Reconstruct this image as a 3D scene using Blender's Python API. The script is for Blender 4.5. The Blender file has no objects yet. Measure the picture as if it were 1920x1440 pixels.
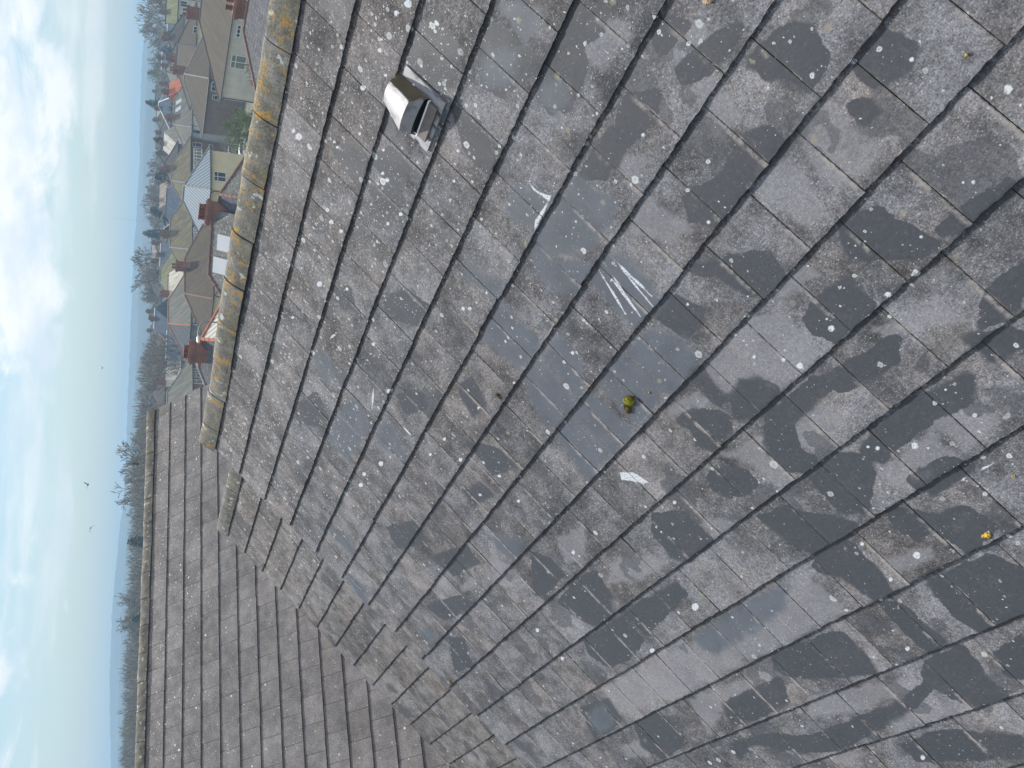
import bpy, bmesh, math, random
import numpy as np
from mathutils import Vector, Matrix

random.seed(7); np.random.seed(7)
R = math.radians
scn = bpy.context.scene
col = scn.collection

# ------------------------------------------------------------------ camera
G = 0.31                                   # tile gauge on the near roof (m)
F_PX = 1643.97                             # focal length in photo pixels (1920 wide)
CAM = Vector((-7.21816, 11.92636, 1.96909)) * G
C_R = Vector((-0.35157664, 0.17749348, -0.91917894))
C_U = Vector((-0.52871077, -0.84792885, 0.03849144))
C_F = Vector((0.77256637, -0.4995125, -0.39195469))
cd = bpy.data.cameras.new('camera'); cam = bpy.data.objects.new('camera', cd); col.objects.link(cam)
m = Matrix((C_R, C_U, -C_F)).transposed().to_4x4(); m.translation = CAM
cam.matrix_world = m
cd.sensor_width = 36.0; cd.lens = 36.0 * F_PX / 1920.0
cd.clip_start = 0.05; cd.clip_end = 30000
scn.camera = cam

# ------------------------------------------------------------------ light
SUN_EL, SUN_AZ_RIGHT = 55.0, 0.0
FH = Vector((C_F.x, C_F.y, 0)).normalized()
RH = Vector((C_U.x, C_U.y, 0)).normalized()           # to the right of the (upright) view
saz = math.cos(R(SUN_AZ_RIGHT)) * FH + math.sin(R(SUN_AZ_RIGHT)) * RH
SUN = (math.cos(R(SUN_EL)) * saz + Vector((0, 0, math.sin(R(SUN_EL))))).normalized()
sl = bpy.data.lights.new('sun', 'SUN'); so = bpy.data.objects.new('sun', sl); col.objects.link(so)
sl.energy = 3.7; sl.angle = R(1.2); sl.color = (1.0, 0.95, 0.87)
so.rotation_euler = SUN.to_track_quat('Z', 'Y').to_euler()

scn.view_settings.view_transform = 'Standard'; scn.view_settings.look = 'None'
scn.view_settings.gamma = 1.0; scn.view_settings.exposure = 0.50

# ------------------------------------------------------------------ node helper
class NT:
    def __init__(s, tree): s.t = tree; s.n = tree.nodes; s.l = tree.links
    def add(s, typ, **kw):
        n = s.n.new(typ)
        for k, v in kw.items():
            if k.startswith('i_'):
                key = k[2:]; key = int(key) if key.isdigit() else key.replace('_', ' ')
                s.put(n.inputs[key], v)
            else: setattr(n, k, v)
        return n
    def put(s, sock, v):
        if hasattr(v, 'is_output'): s.l.new(v, sock)
        elif isinstance(v, (tuple, list)) and len(v) == 3 and sock.type == 'RGBA': sock.default_value = (*v, 1)
        else: sock.default_value = v
    def math(s, op, a, b=0.0, c=0.0, clamp=False):
        n = s.n.new('ShaderNodeMath'); n.operation = op; n.use_clamp = clamp
        for i, v in enumerate((a, b, c)): s.put(n.inputs[i], v)
        return n.outputs[0]
    def vmath(s, op, a, b=(0, 0, 0)):
        n = s.n.new('ShaderNodeVectorMath'); n.operation = op
        s.put(n.inputs[0], a)
        if op == 'SCALE': s.put(n.inputs['Scale'], b)
        else: s.put(n.inputs[1], b)
        return n.outputs[0]
    def noise(s, vec, scale, detail=2.0, rough=0.5, dim='3D', dist=0.0):
        n = s.add('ShaderNodeTexNoise', noise_dimensions=dim)
        s.l.new(vec, n.inputs['Vector']); n.inputs['Scale'].default_value = scale
        n.inputs['Detail'].default_value = detail; n.inputs['Roughness'].default_value = rough
        n.inputs['Distortion'].default_value = dist
        return n.outputs['Fac']
    def step(s, v, a, b, lo=0.0, hi=1.0):
        n = s.add('ShaderNodeMapRange', interpolation_type='SMOOTHSTEP')
        s.put(n.inputs['Value'], v)
        for k, x in (('From Min', a), ('From Max', b), ('To Min', lo), ('To Max', hi)): s.put(n.inputs[k], x)
        return n.outputs[0]
    def mix(s, f, a, b, mode='MIX'):
        n = s.add('ShaderNodeMix', data_type='RGBA', blend_type=mode)
        s.put(n.inputs[0], f); s.put(n.inputs[6], a); s.put(n.inputs[7], b)
        return n.outputs[2]
    def ramp(s, v, stops):
        n = s.add('ShaderNodeValToRGB'); s.put(n.inputs[0], v)
        e = n.color_ramp.elements
        while len(e) > 1: e.remove(e[-1])
        e[0].position, e[0].color = stops[0][0], (*stops[0][1], 1)
        for p, c in stops[1:]:
            x = e.new(p); x.color = (*c, 1)
        return n.outputs[0]

# ------------------------------------------------------------------ sky (world)
w = bpy.data.worlds.new('World'); scn.world = w; w.use_nodes = True
nt = NT(w.node_tree); w.node_tree.nodes.clear()
sky = nt.add('ShaderNodeTexSky', sky_type='NISHITA', sun_disc=False)
sky.sun_elevation = R(SUN_EL); sky.sun_rotation = math.atan2(SUN.x, SUN.y)
sky.altitude = 60; sky.air_density = 1.0; sky.dust_density = 1.6; sky.ozone_density = 1.5
tc = nt.add('ShaderNodeTexCoord').outputs['Generated']
sep = nt.add('ShaderNodeSeparateXYZ'); w.node_tree.links.new(tc, sep.inputs[0])
dz = sep.outputs[2]
def dotv(v): 
    n = nt.add('ShaderNodeVectorMath', operation='DOT_PRODUCT'); nt.put(n.inputs[0], tc); n.inputs[1].default_value = v
    return n.outputs['Value']
dr = dotv(RH); df = dotv(FH)
az = nt.math('ARCTAN2', dr, df)
cmb = nt.add('ShaderNodeCombineXYZ'); nt.put(cmb.inputs[0], az); nt.put(cmb.inputs[1], nt.math('MULTIPLY', dz, 2.3)); cmb.inputs[2].default_value = 3.7
n1 = nt.noise(cmb.outputs[0], 7.5, 9, 0.62, dist=0.35)
cmb2 = nt.add('ShaderNodeCombineXYZ'); nt.put(cmb2.inputs[0], az); nt.put(cmb2.inputs[1], nt.math('MULTIPLY', dz, 7.0)); cmb2.inputs[2].default_value = 1.3
n2 = nt.noise(cmb2.outputs[0], 5.0, 7, 0.55)
bias = nt.math('ADD', nt.step(dz, 0.03, 0.11, -0.2, 0.09), nt.step(az, -0.3, 0.3, -0.05, 0.06))
c1 = nt.step(nt.math('ADD', n1, bias), 0.48, 0.64)
c2 = nt.math('MULTIPLY', nt.step(nt.math('ADD', n2, nt.step(dz, 0.02, 0.1, -0.08, 0.06)), 0.5, 0.68), 0.55)
cl = nt.math('MAXIMUM', c1, c2)
cl = nt.math('MULTIPLY', cl, nt.step(dz, 0.012, 0.05))
shade = nt.ramp(nt.noise(cmb.outputs[0], 11.0, 5, 0.6), [(0.36, (0.72, 0.80, 0.89)), (0.58, (1.0, 1.0, 1.0))])
skyb = nt.mix(1.0, sky.outputs[0], (0.89, 1.02, 1.07), 'MULTIPLY')
CLOUD = 10.2
cloudc = nt.mix(1.0, shade, (CLOUD, CLOUD, CLOUD * 1.0), 'MULTIPLY')
skyb = nt.mix(nt.step(dz, 0.10, 0.0, 0.06, 0.52), skyb, (6.3, 7.6, 8.3))
skyc = nt.mix(nt.math('MULTIPLY', cl, 0.86), skyb, cloudc)
bg = nt.add('ShaderNodeBackground'); nt.put(bg.inputs[0], skyc); bg.inputs[1].default_value = 0.082
out = nt.add('ShaderNodeOutputWorld'); w.node_tree.links.new(bg.outputs[0], out.inputs[0])

# ------------------------------------------------------------------ geometry helpers
def ray(px, py):
    return C_F + C_R * ((px - 960) / F_PX) - C_U * ((py - 720) / F_PX)
def pt(px, py, D):
    d = ray(px, py); return CAM + d * (D / d.dot(FH))
def tag(o, label=None, cat=None, group=None, kind=None):
    if label: o['label'] = label
    if cat: o['category'] = cat
    if group: o['group'] = group
    if kind: o['kind'] = kind
    return o
def empty(name, loc=(0, 0, 0), rz=0.0, label=None, cat=None, group=None):
    o = bpy.data.objects.new(name, None); col.objects.link(o)
    o.location = loc; o.rotation_euler = (0, 0, rz); o.empty_display_size = 0.3
    return tag(o, label, cat, group)

class MB:
    def __init__(s): s.v = []; s.f = []; s.uv = []; s.mi = []
    def face(s, pts, uv=None, mi=0):
        b = len(s.v); s.v += [tuple(p) for p in pts]; s.f.append(tuple(range(b, b + len(pts))))
        s.uv += list(uv) if uv else [(p[0], p[1]) for p in pts]; s.mi.append(mi)
    def box(s, a, b, mi=0):
        x0, y0, z0 = a; x1, y1, z1 = b
        P = [(x0, y0, z0), (x1, y0, z0), (x1, y1, z0), (x0, y1, z0), (x0, y0, z1), (x1, y0, z1), (x1, y1, z1), (x0, y1, z1)]
        for q in ((0, 3, 2, 1), (4, 5, 6, 7), (0, 1, 5, 4), (1, 2, 6, 5), (2, 3, 7, 6), (3, 0, 4, 7)):
            p = [P[i] for i in q]
            if abs(p[0][2] - p[2][2]) > 1e-6:
                L = math.dist(p[0][:2], p[1][:2]); uv = [(p[0][0] + p[0][1], p[0][2]), (p[0][0] + p[0][1] + L, p[1][2]), (p[0][0] + p[0][1] + L, p[2][2]), (p[0][0] + p[0][1], p[3][2])]
            else: uv = [(a_[0], a_[1]) for a_ in p]
            s.face(p, uv, mi)
    def tube(s, path, rad, n=6, mi=0, cap=True):
        rings = []
        path = [Vector(p) for p in path]
        for i, p in enumerate(path):
            d = (path[min(i + 1, len(path) - 1)] - path[max(i - 1, 0)]).normalized()
            a = d.orthogonal().normalized(); b = d.cross(a)
            r = rad[i] if isinstance(rad, (list, tuple)) else rad
            rings.append([p + (a * math.cos(2 * math.pi * k / n) + b * math.sin(2 * math.pi * k / n)) * r for k in range(n)])
        for i in range(len(rings) - 1):
            for k in range(n):
                s.face([rings[i][k], rings[i][(k + 1) % n], rings[i + 1][(k + 1) % n], rings[i + 1][k]], mi=mi)
        if cap:
            s.face(rings[0][::-1], mi=mi); s.face(rings[-1], mi=mi)
    def build(s, name, mats, parent=None, smooth=False, fix=True, merge=0.0):
        me = bpy.data.meshes.new(name); me.from_pydata(s.v, [], s.f)
        for mt in (mats if isinstance(mats, (list, tuple)) else [mats]): me.materials.append(mt)
        u = me.uv_layers.new(name='uv'); u.data.foreach_set('uv', np.array(s.uv, dtype=np.float32).ravel())
        me.polygons.foreach_set('material_index', np.array(s.mi, dtype=np.int32))
        if fix or merge:
            bm = bmesh.new(); bm.from_mesh(me)
            bmesh.ops.remove_doubles(bm, verts=bm.verts, dist=max(merge, 1e-5))
            if fix: bmesh.ops.recalc_face_normals(bm, faces=bm.faces)
            bm.to_mesh(me); bm.free()
        if smooth: me.polygons.foreach_set('use_smooth', [True] * len(me.polygons))
        o = bpy.data.objects.new(name, me); col.objects.link(o); o.parent = parent
        return o

def npmesh(name, V, F, mats, parent=None, uvs=None, smooth=False, attrs=None, mi=None):
    me = bpy.data.meshes.new(name)
    nv, nf = len(V), len(F); k = F.shape[1]
    me.vertices.add(nv); me.vertices.foreach_set('co', V.astype(np.float32).ravel())
    me.loops.add(nf * k); me.loops.foreach_set('vertex_index', F.astype(np.int32).ravel())
    me.polygons.add(nf); me.polygons.foreach_set('loop_start', np.arange(0, nf * k, k, dtype=np.int32))
    me.polygons.foreach_set('loop_total', np.full(nf, k, dtype=np.int32))
    if smooth is not False: me.polygons.foreach_set('use_smooth', np.broadcast_to(np.asarray(smooth, dtype=bool), (nf,)).copy())
    for mt in (mats if isinstance(mats, (list, tuple)) else [mats]): me.materials.append(mt)
    if mi is not None: me.polygons.foreach_set('material_index', mi.astype(np.int32))
    for nm, a in (uvs or {}).items():
        l = me.uv_layers.new(name=nm); l.data.foreach_set('uv', a[F.ravel()].astype(np.float32).ravel())
    for nm, a in (attrs or {}).items():
        if a.ndim == 1:
            at = me.attributes.new(nm, 'FLOAT', 'POINT'); at.data.foreach_set('value', a.astype(np.float32))
        else:
            at = me.attributes.new(nm, 'FLOAT_VECTOR', 'POINT'); at.data.foreach_set('vector', a.astype(np.float32).ravel())
    me.update(); me.validate()
    o = bpy.data.objects.new(name, me); col.objects.link(o); o.parent = parent
    return o

# ------------------------------------------------------------------ materials
def newmat(name):
    mt = bpy.data.materials.new(name); mt.use_nodes = True
    n = NT(mt.node_tree); p = mt.node_tree.nodes['Principled BSDF']
    return mt, n, p
def simple(name, c, rough=0.7, var=0.25, scale=3.0, metal=0.0, bump=0.0, c2=None):
    mt, n, p = newmat(name)
    tcn = n.add('ShaderNodeTexCoord').outputs['Object']
    f = n.noise(tcn, scale, 5, 0.6)
    c2 = c2 or tuple(x * (1 - var) for x in c)
    n.put(p.inputs['Base Color'], n.mix(n.step(f, 0.35, 0.65), c2, c))
    p.inputs['Roughness'].default_value = rough; p.inputs['Metallic'].default_value = metal
    if bump:
        b = n.add('ShaderNodeBump'); b.inputs['Strength'].default_value = bump; b.inputs['Distance'].default_value = 0.02
        n.put(b.inputs['Height'], n.noise(tcn, scale * 12, 4, 0.6)); n.put(p.inputs['Normal'], b.outputs[0])
    return mt

def tile_material(name, natural_dark=0.5, spots=1.0, dull=(1, 1, 1), contrast=1.0, yellow=0.0, joint=1.0):
    mt, n, p = newmat(name)
    uvn = n.add('ShaderNodeUVMap', uv_map='roof').outputs[0]
    tl = n.add('ShaderNodeUVMap', uv_map='tile').outputs[0]
    rnd = n.add('ShaderNodeAttribute', attribute_name='rnd').outputs['Vector']
    sd = n.add('ShaderNodeAttribute', attribute_name='dark').outputs['Fac']
    sb = n.add('ShaderNodeAttribute', attribute_name='blue').outputs['Fac']
    sw = n.add('ShaderNodeAttribute', attribute_name='white').outputs['Fac']
    sl_ = n.add('ShaderNodeAttribute', attribute_name='light').outputs['Fac']
    rs = n.add('ShaderNodeSeparateXYZ'); n.put(rs.inputs[0], rnd); r0, r1, r2 = rs.outputs
    ts = n.add('ShaderNodeSeparateXYZ'); n.put(ts.inputs[0], tl); tu, tv = ts.outputs[0], ts.outputs[1]
    us = n.add('ShaderNodeSeparateXYZ'); n.put(us.inputs[0], uvn); rs_ = us.outputs[1]
    # per tile shifted coordinates so marks do not all run across the joints
    sh = n.vmath('ADD', uvn, n.vmath('SCALE', rnd, 9.0))
    grain = n.noise(uvn, 150, 3, 0.75)
    gr2 = n.noise(uvn, 62, 4, 0.75)
    mott = n.noise(sh, 16, 7, 0.68)
    med = n.noise(sh, 5.5, 5, 0.6)
    big = n.noise(uvn, 1.3, 3, 0.5)
    val = n.math('ADD', n.math('MULTIPLY', mott, 0.42 * contrast), n.math('MULTIPLY', med, 0.62 * contrast))
    val = n.math('ADD', val, n.math('MULTIPLY', big, 0.30))
    val = n.math('ADD', val, n.math('MULTIPLY', r0, 0.11 * contrast))
    val = n.math('ADD', val, 0.72 * (1 - contrast) * 0.72)
    base = n.ramp(val, [(0.55, (0.042, 0.042, 0.044)), (0.68, (0.098, 0.096, 0.097)), (0.80, (0.180, 0.175, 0.175)), (0.92, (0.255, 0.248, 0.246))])
    base = n.mix(n.step(r1, 0.55, 1.0, 0, 0.45 * contrast), base, n.mix(1.0, base, (1.12, 0.98, 0.86), 'MULTIPLY'))
    warmm = n.math('MULTIPLY', n.step(n.math('ADD', n.noise(uvn, 3.2, 5, 0.65), n.step(rs_, 0.1, 1.1, 0.16, 0.0)), 0.46, 0.66), 0.42 * contrast)
    base = n.mix(warmm, base, n.mix(1.0, base, (1.26, 1.07, 0.90), 'MULTIPLY'))
    # granular speckle, pale and dark
    sp = n.step(n.math('ADD', n.math('MULTIPLY', grain, 0.65), n.math('MULTIPLY', gr2, 0.55)), 0.615, 0.76)
    base = n.mix(n.math('MULTIPLY', sp, n.step(med, 0.3, 0.65, 0.35, 0.85)), base, (0.40, 0.385, 0.378))
    ps = n.step(n.math('ADD', n.math('MULTIPLY', grain, 0.6), n.math('MULTIPLY', gr2, 0.5)), 0.56, 0.45)
    base = n.mix(n.math('MULTIPLY', ps, 0.62), base, (0.030, 0.029, 0.029))
    # smooth dark patches: traced shapes plus natural ones
    edge = n.math('SUBTRACT', n.noise(uvn, 14, 4, 0.6), 0.5)
    wdt = n.step(n.noise(uvn, 3.1, 2, 0.5), 0.48, 0.68, 0.002, 0.024)
    d1 = n.step(n.math('ADD', n.math('ADD', sd, 0.022), n.math('MULTIPLY', edge, 0.055)), n.math('MULTIPLY', wdt, -1.0), wdt)
    nd = n.math('ADD', n.noise(sh, 3.3, 3, 0.45), n.math('MULTIPLY', edge, 0.10))
    d2 = n.math('MULTIPLY', n.step(nd, n.math('SUBTRACT', 0.60, wdt), n.math('ADD', 0.60, wdt)), n.math('MULTIPLY', n.step(r2, 0.25, 0.4), natural_dark))
    dk = n.math('MAXIMUM', d1, d2)
    dk = n.math('MULTIPLY', dk, n.step(n.math('ADD', n.math('MULTIPLY', mott, 0.6), n.math('MULTIPLY', med, 0.4)), 0.36, 0.52, 0.62, 0.95))
    darkc = n.mix(n.math('ADD', n.math('MULTIPLY', gr2, 0.5), n.math('MULTIPLY', mott, 0.5)), (0.016, 0.018, 0.021), (0.072, 0.075, 0.082))
    lt = n.step(n.math('ADD', sl_, n.math('MULTIPLY', edge, 0.09)), -0.01, 0.025)
    base = n.mix(n.math('MULTIPLY', lt, 0.6), base, n.mix(n.math('ADD', n.math('MULTIPLY', grain, .6), n.math('MULTIPLY', gr2, .4)), (0.055, 0.054, 0.055), (0.40, 0.385, 0.385)))
    c = n.mix(dk, base, darkc)
    bl = n.step(n.math('ADD', n.math('ADD', sb, 0.016), n.math('MULTIPLY', edge, 0.10)), -0.02, 0.035)
    bluec = n.mix(n.noise(sh, 9, 4, 0.5), (0.060, 0.067, 0.077), (0.130, 0.142, 0.157))
    bluec = n.mix(n.math('MULTIPLY', grain, 0.35), bluec, (0.06, 0.065, 0.07))
    c = n.mix(n.math('MULTIPLY', bl, 0.88), c, bluec)
    # lichen line beside the side joints
    su = n.math('SUBTRACT', 0.5, n.math('ABSOLUTE', n.math('SUBTRACT', tu, 0.5)))
    en = n.noise(sh, 22, 5, 0.7)
    jn = n.math('MULTIPLY', en, 0.11)
    jl = n.math('MAXIMUM', n.step(n.math('ADD', tu, jn), 0.145, 0.080), n.step(n.math('ADD', n.math('SUBTRACT', 1.0, tu), jn), 0.078, 0.055))
    jl = n.math('MULTIPLY', jl, n.step(n.math('ADD', n.math('MULTIPLY', n.noise(sh, 4.5, 3, 0.6), 0.55), n.math('MULTIPLY', n.noise(sh, 19, 4, 0.7), 0.45)), 0.47, 0.57))
    jl = n.math('MULTIPLY', jl, n.math('MULTIPLY', n.step(tv, 0.10, 0.35), n.step(rs_, 0.9, 2.0, 0.5 * joint, joint)))
    c = n.mix(n.math('MULTIPLY', jl, 0.85), c, n.mix(gr2, (0.15, 0.125, 0.105), (0.46, 0.41, 0.37)))
    # old grime and moss crumbs lodged along joints and laps; also paints course-edge shade
    dirt_and_shade = n.math('MAXIMUM', n.step(su, 0.022, 0.006), n.step(tv, 0.10, 0.02))
    dirt_and_shade = n.math('MULTIPLY', dirt_and_shade, n.step(n.noise(uvn, 45, 4, 0.7), 0.40, 0.55))
    c = n.mix(n.math('MULTIPLY', dirt_and_shade, 0.75), c, n.mix(gr2, (0.020, 0.017, 0.012), (0.060, 0.050, 0.036)))
    # lichen rosettes
    warp = n.add('ShaderNodeTexNoise'); n.put(warp.inputs['Vector'], uvn); warp.inputs['Scale'].default_value = 85; warp.inputs['Detail'].default_value = 3
    wuv = n.vmath('ADD', uvn, n.vmath('SCALE', n.vmath('SUBTRACT', warp.outputs['Color'], (0.5, 0.5, 0.5)), 0.015))
    near_ridge = n.step(rs_, 0.1, 2.1, 1.05, 0.16)
    clump = n.step(n.noise(uvn, 1.9, 2, 0.5), 0.36, 0.62, 0.5, 1.25)
    spotmask = None; ringm = None
    for scale, rad, dens in ((11, 0.21, 0.14), (27, 0.26, 0.22), (60, 0.26, 0.17), (140, 0.28, 0.12)):
        vo = n.add('ShaderNodeTexVoronoi', voronoi_dimensions='2D'); n.put(vo.inputs['Vector'], wuv); vo.inputs['Scale'].default_value = scale
        cs = n.add('ShaderNodeSeparateColor'); n.put(cs.inputs[0], vo.outputs['Color'])
        thr = n.math('MULTIPLY', n.math('MULTIPLY', near_ridge, clump), dens * spots)
        on = n.math('LESS_THAN', cs.outputs[0], thr)
        rr = n.math('MULTIPLY', n.math('ADD', n.math('MULTIPLY', cs.outputs[1], 0.75), 0.25), rad)
        q = n.math('MULTIPLY', on, n.step(n.math('SUBTRACT', vo.outputs['Distance'], rr), 0.03, -0.03))
        q = n.math('MULTIPLY', q, n.step(cs.outputs[2], 0.0, 1.0, 0.45, 1.0))
        if scale < 30: q = n.math('MULTIPLY', q, n.step(n.math('DIVIDE', vo.outputs['Distance'], rr), 0.25, 0.6, 0.62, 1.0))
        spotmask = q if spotmask is None else n.math('MAXIMUM', spotmask, q)
    c = n.mix(n.math('MULTIPLY', spotmask, 0.9), c, n.mix(mott, (0.38, 0.385, 0.345), (0.70, 0.71, 0.66)))
    vo = n.add('ShaderNodeTexVoronoi', voronoi_dimensions='2D'); n.put(vo.inputs['Vector'], n.vmath('ADD', wuv, (3.3, 1.7, 0))); vo.inputs['Scale'].default_value = 13
    cs = n.add('ShaderNodeSeparateColor'); n.put(cs.inputs[0], vo.outputs['Color'])
    tan = n.math('MULTIPLY', n.math('LESS_THAN', cs.outputs[0], n.math('MULTIPLY', n.math('MULTIPLY', clump, near_ridge), 0.14 * spots)), n.step(vo.outputs['Distance'], 0.22, 0.08))
    c = n.mix(n.math('MULTIPLY', tan, n.step(en, 0.3, 0.6, 0.2, 0.75)), c, (0.27, 0.235, 0.155))
    wm = n.math('MULTIPLY', n.step(n.math('ADD', sw, n.math('MULTIPLY', edge, 0.02)), -0.002, 0.003), n.step(n.noise(uvn, 120, 3, 0.6), 0.30, 0.50))
    c = n.mix(n.math('MULTIPLY', wm, 0.92), c, (0.60, 0.61, 0.60))
    if yellow:
        ym = n.math('MULTIPLY', n.step(n.noise(uvn, 2.6, 4, 0.6), 0.5, 0.7), yellow)
        c = n.mix(ym, c, (0.19, 0.17, 0.115))
    c = n.mix(1.0, c, dull, 'MULTIPLY')
    n.put(p.inputs['Base Color'], c)
    ro = n.math('SUBTRACT', 0.88, n.math('MULTIPLY', n.math('MAXIMUM', dk, bl), 0.34))
    n.put(p.inputs['Roughness'], ro); p.inputs['Specular IOR Level'].default_value = 0.38
    b = n.add('ShaderNodeBump'); b.inputs['Distance'].default_value = 0.0016
    n.put(b.inputs['Strength'], n.math('SUBTRACT', 0.85, n.math('MULTIPLY', n.math('MAXIMUM', dk, bl), 0.55)))
    hgt = n.math('ADD', n.math('MULTIPLY', grain, 1.0), n.math('MULTIPLY', mott, 1.6))
    hgt = n.math('ADD', hgt, n.math('MULTIPLY', spotmask, 0.5))
    n.put(b.inputs['Height'], hgt); n.put(p.inputs['Normal'], b.outputs[0])
    return mt

def ridge_material(name, orange=1.0):
    mt, n, p = newmat(name)
    uvn = n.add('ShaderNodeUVMap', uv_map='roof').outputs[0]
    g = n.noise(uvn, 160, 3, 0.7); m_ = n.noise(uvn, 9, 6, 0.65); b_ = n.noise(uvn, 2.2, 3, 0.5)
    c = n.ramp(n.math('ADD', n.math('MULTIPLY', m_, 0.6), n.math('MULTIPLY', b_, 0.4)), [(0.38, (0.075, 0.072, 0.066)), (0.5, (0.155, 0.148, 0.134)), (0.62, (0.27, 0.26, 0.24))])
    g3 = n.noise(uvn, 70, 4, 0.75)
    c = n.mix(n.math('MULTIPLY', n.step(g3, 0.5, 0.38), 0.7), c, (0.045, 0.042, 0.036))
    c = n.mix(n.math('MULTIPLY', n.step(g3, 0.56, 0.66), 0.5), c, (0.36, 0.35, 0.32))
    c = n.mix(n.math('MULTIPLY', n.step(n.noise(uvn, 4.0, 5, 0.6), 0.48, 0.62), 0.25), c, (0.19, 0.175, 0.095))
    wl = n.step(n.noise(n.vmath('ADD', uvn, (5, 2, 0)), 11, 4, 0.6), 0.60, 0.65)
    c = n.mix(n.math('MULTIPLY', wl, 0.8), c, (0.52, 0.53, 0.49))
    ol = n.math('ADD', n.math('ADD', n.noise(uvn, 12, 6, 0.72), n.math('MULTIPLY', n.noise(uvn, 3.4, 2, 0.5), 0.30)), n.math('MULTIPLY', n.math('SUBTRACT', g3, 0.5), 0.35))
    om = n.math('MULTIPLY', n.step(ol, 0.705, 0.755), n.step(g, 0.36, 0.52, 0.25, 1.0))
    c = n.mix(n.math('MULTIPLY', om, 0.92 * orange), c, n.mix(g3, (0.22, 0.10, 0.012), (0.58, 0.33, 0.06)))
    halo = n.math('MULTIPLY', n.step(ol, 0.64, 0.705), n.math('SUBTRACT', 1.0, om))
    c = n.mix(n.math('MULTIPLY', halo, 0.35 * orange), c, (0.24, 0.20, 0.09))
    n.put(p.inputs['Base Color'], c); p.inputs['Roughness'].default_value = 0.9
    b = n.add('ShaderNodeBump'); b.inputs['Distance'].default_value = 0.002; b.inputs['Strength'].default_value = 0.8
    n.put(b.inputs['Height'], n.math('ADD', g, n.math('MULTIPLY', m_, 2.0))); n.put(p.inputs['Normal'], b.outputs[0])
    return mt

def brick_material(name, c1, c2, mortar, scale=1.0):
    mt, n, p = newmat(name)
    uv = n.add('ShaderNodeUVMap', uv_map='uv').outputs[0]
    br = n.add('ShaderNodeTexBrick'); n.put(br.inputs['Vector'], uv)
    br.inputs['Scale'].default_value = scale
    for k, v in (('Color1', c1), ('Color2', c2), ('Mortar', mortar)): br.inputs[k].default_value = (*v, 1)
    br.inputs['Mortar Size'].default_value = 0.012; br.inputs['Brick Width'].default_value = 0.225; br.inputs['Row Height'].default_value = 0.075
    f = n.noise(n.add('ShaderNodeTexCoord').outputs['Object'], 2.5, 4, 0.6)
    n.put(p.inputs['Base Color'], n.mix(n.step(f, 0.35, 0.7, 0.0, 0.35), br.outputs['Color'], tuple(x * 0.5 for x in c1)))
    p.inputs['Roughness'].default_value = 0.9
    return mt

def roof_material(name, c1, c2, moss=0.0, mossc=(0.16, 0.15, 0.03), row=0.25, colw=0.25, streak=0.4, rough=0.85, lich=0.0):
    mt, n, p = newmat(name)
    uv = n.add('ShaderNodeUVMap', uv_map='uv').outputs[0]
    br = n.add('ShaderNodeTexBrick'); n.put(br.inputs['Vector'], uv); br.inputs['Scale'].default_value = 1.0
    for k, v in (('Color1', c1), ('Color2', c2), ('Mortar', tuple(x * 0.55 for x in c1))): br.inputs[k].default_value = (*v, 1)
    br.inputs['Mortar Size'].default_value = 0.022; br.inputs['Brick Width'].default_value = colw; br.inputs['Row Height'].default_value = row
    us = n.add('ShaderNodeSeparateXYZ'); n.put(us.inputs[0], uv)
    cb = n.add('ShaderNodeCombineXYZ'); n.put(cb.inputs[0], us.outputs[0]); n.put(cb.inputs[1], n.math('MULTIPLY', us.outputs[1], 0.15))
    st = n.noise(cb.outputs[0], 1.6, 5, 0.6)
    c = n.mix(n.math('MULTIPLY', n.step(st, 0.4, 0.65), streak), br.outputs['Color'], tuple(min(1, x * 1.8) for x in c2))
    f = n.noise(uv, 0.9, 6, 0.65)
    c = n.mix(n.step(f, 0.35, 0.7, 0, 0.45), c, tuple(x * 0.6 for x in c1))
    if moss:
        mm = n.math('MULTIPLY', n.step(n.math('ADD', n.math('MULTIPLY', st, 0.35), n.math('MULTIPLY', f, 0.7)), 0.48, 0.66), moss)
        c = n.mix(mm, c, mossc)
    if lich:
        c = n.mix(n.math('MULTIPLY', n.step(n.noise(uv, 5, 3, 0.7), 0.56, 0.66), lich), c, (0.5, 0.5, 0.46))
    n.put(p.inputs['Base Color'], c); p.inputs['Roughness'].default_value = rough; p.inputs['Specular IOR Level'].default_value = 0.12
    return mt

def stripe_material(name, c1, c2, pitch=0.4, rough=0.45):
    mt, n, p = newmat(name)
    uv = n.add('ShaderNodeUVMap', uv_map='uv').outputs[0]
    us = n.add('ShaderNodeSeparateXYZ'); n.put(us.inputs[0], uv)
    f = n.math('FRACT', n.math('DIVIDE', us.outputs[0], pitch))
    c = n.mix(n.step(n.math('ABSOLUTE', n.math('SUBTRACT', f, 0.5)), 0.30, 0.42), c1, c2)
    n.put(p.inputs['Base Color'], c); p.inputs['Roughness'].default_value = rough
    b = n.add('ShaderNodeBump'); b.inputs['Strength'].default_value = 0.8; b.inputs['Distance'].default_value = 0.06
    n.put(b.inputs['Height'], n.step(n.math('ABSOLUTE', n.math('SUBTRACT', f, 0.5)), 0.30, 0.46)); n.put(p.inputs['Normal'], b.outputs[0])
    return mt

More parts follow.
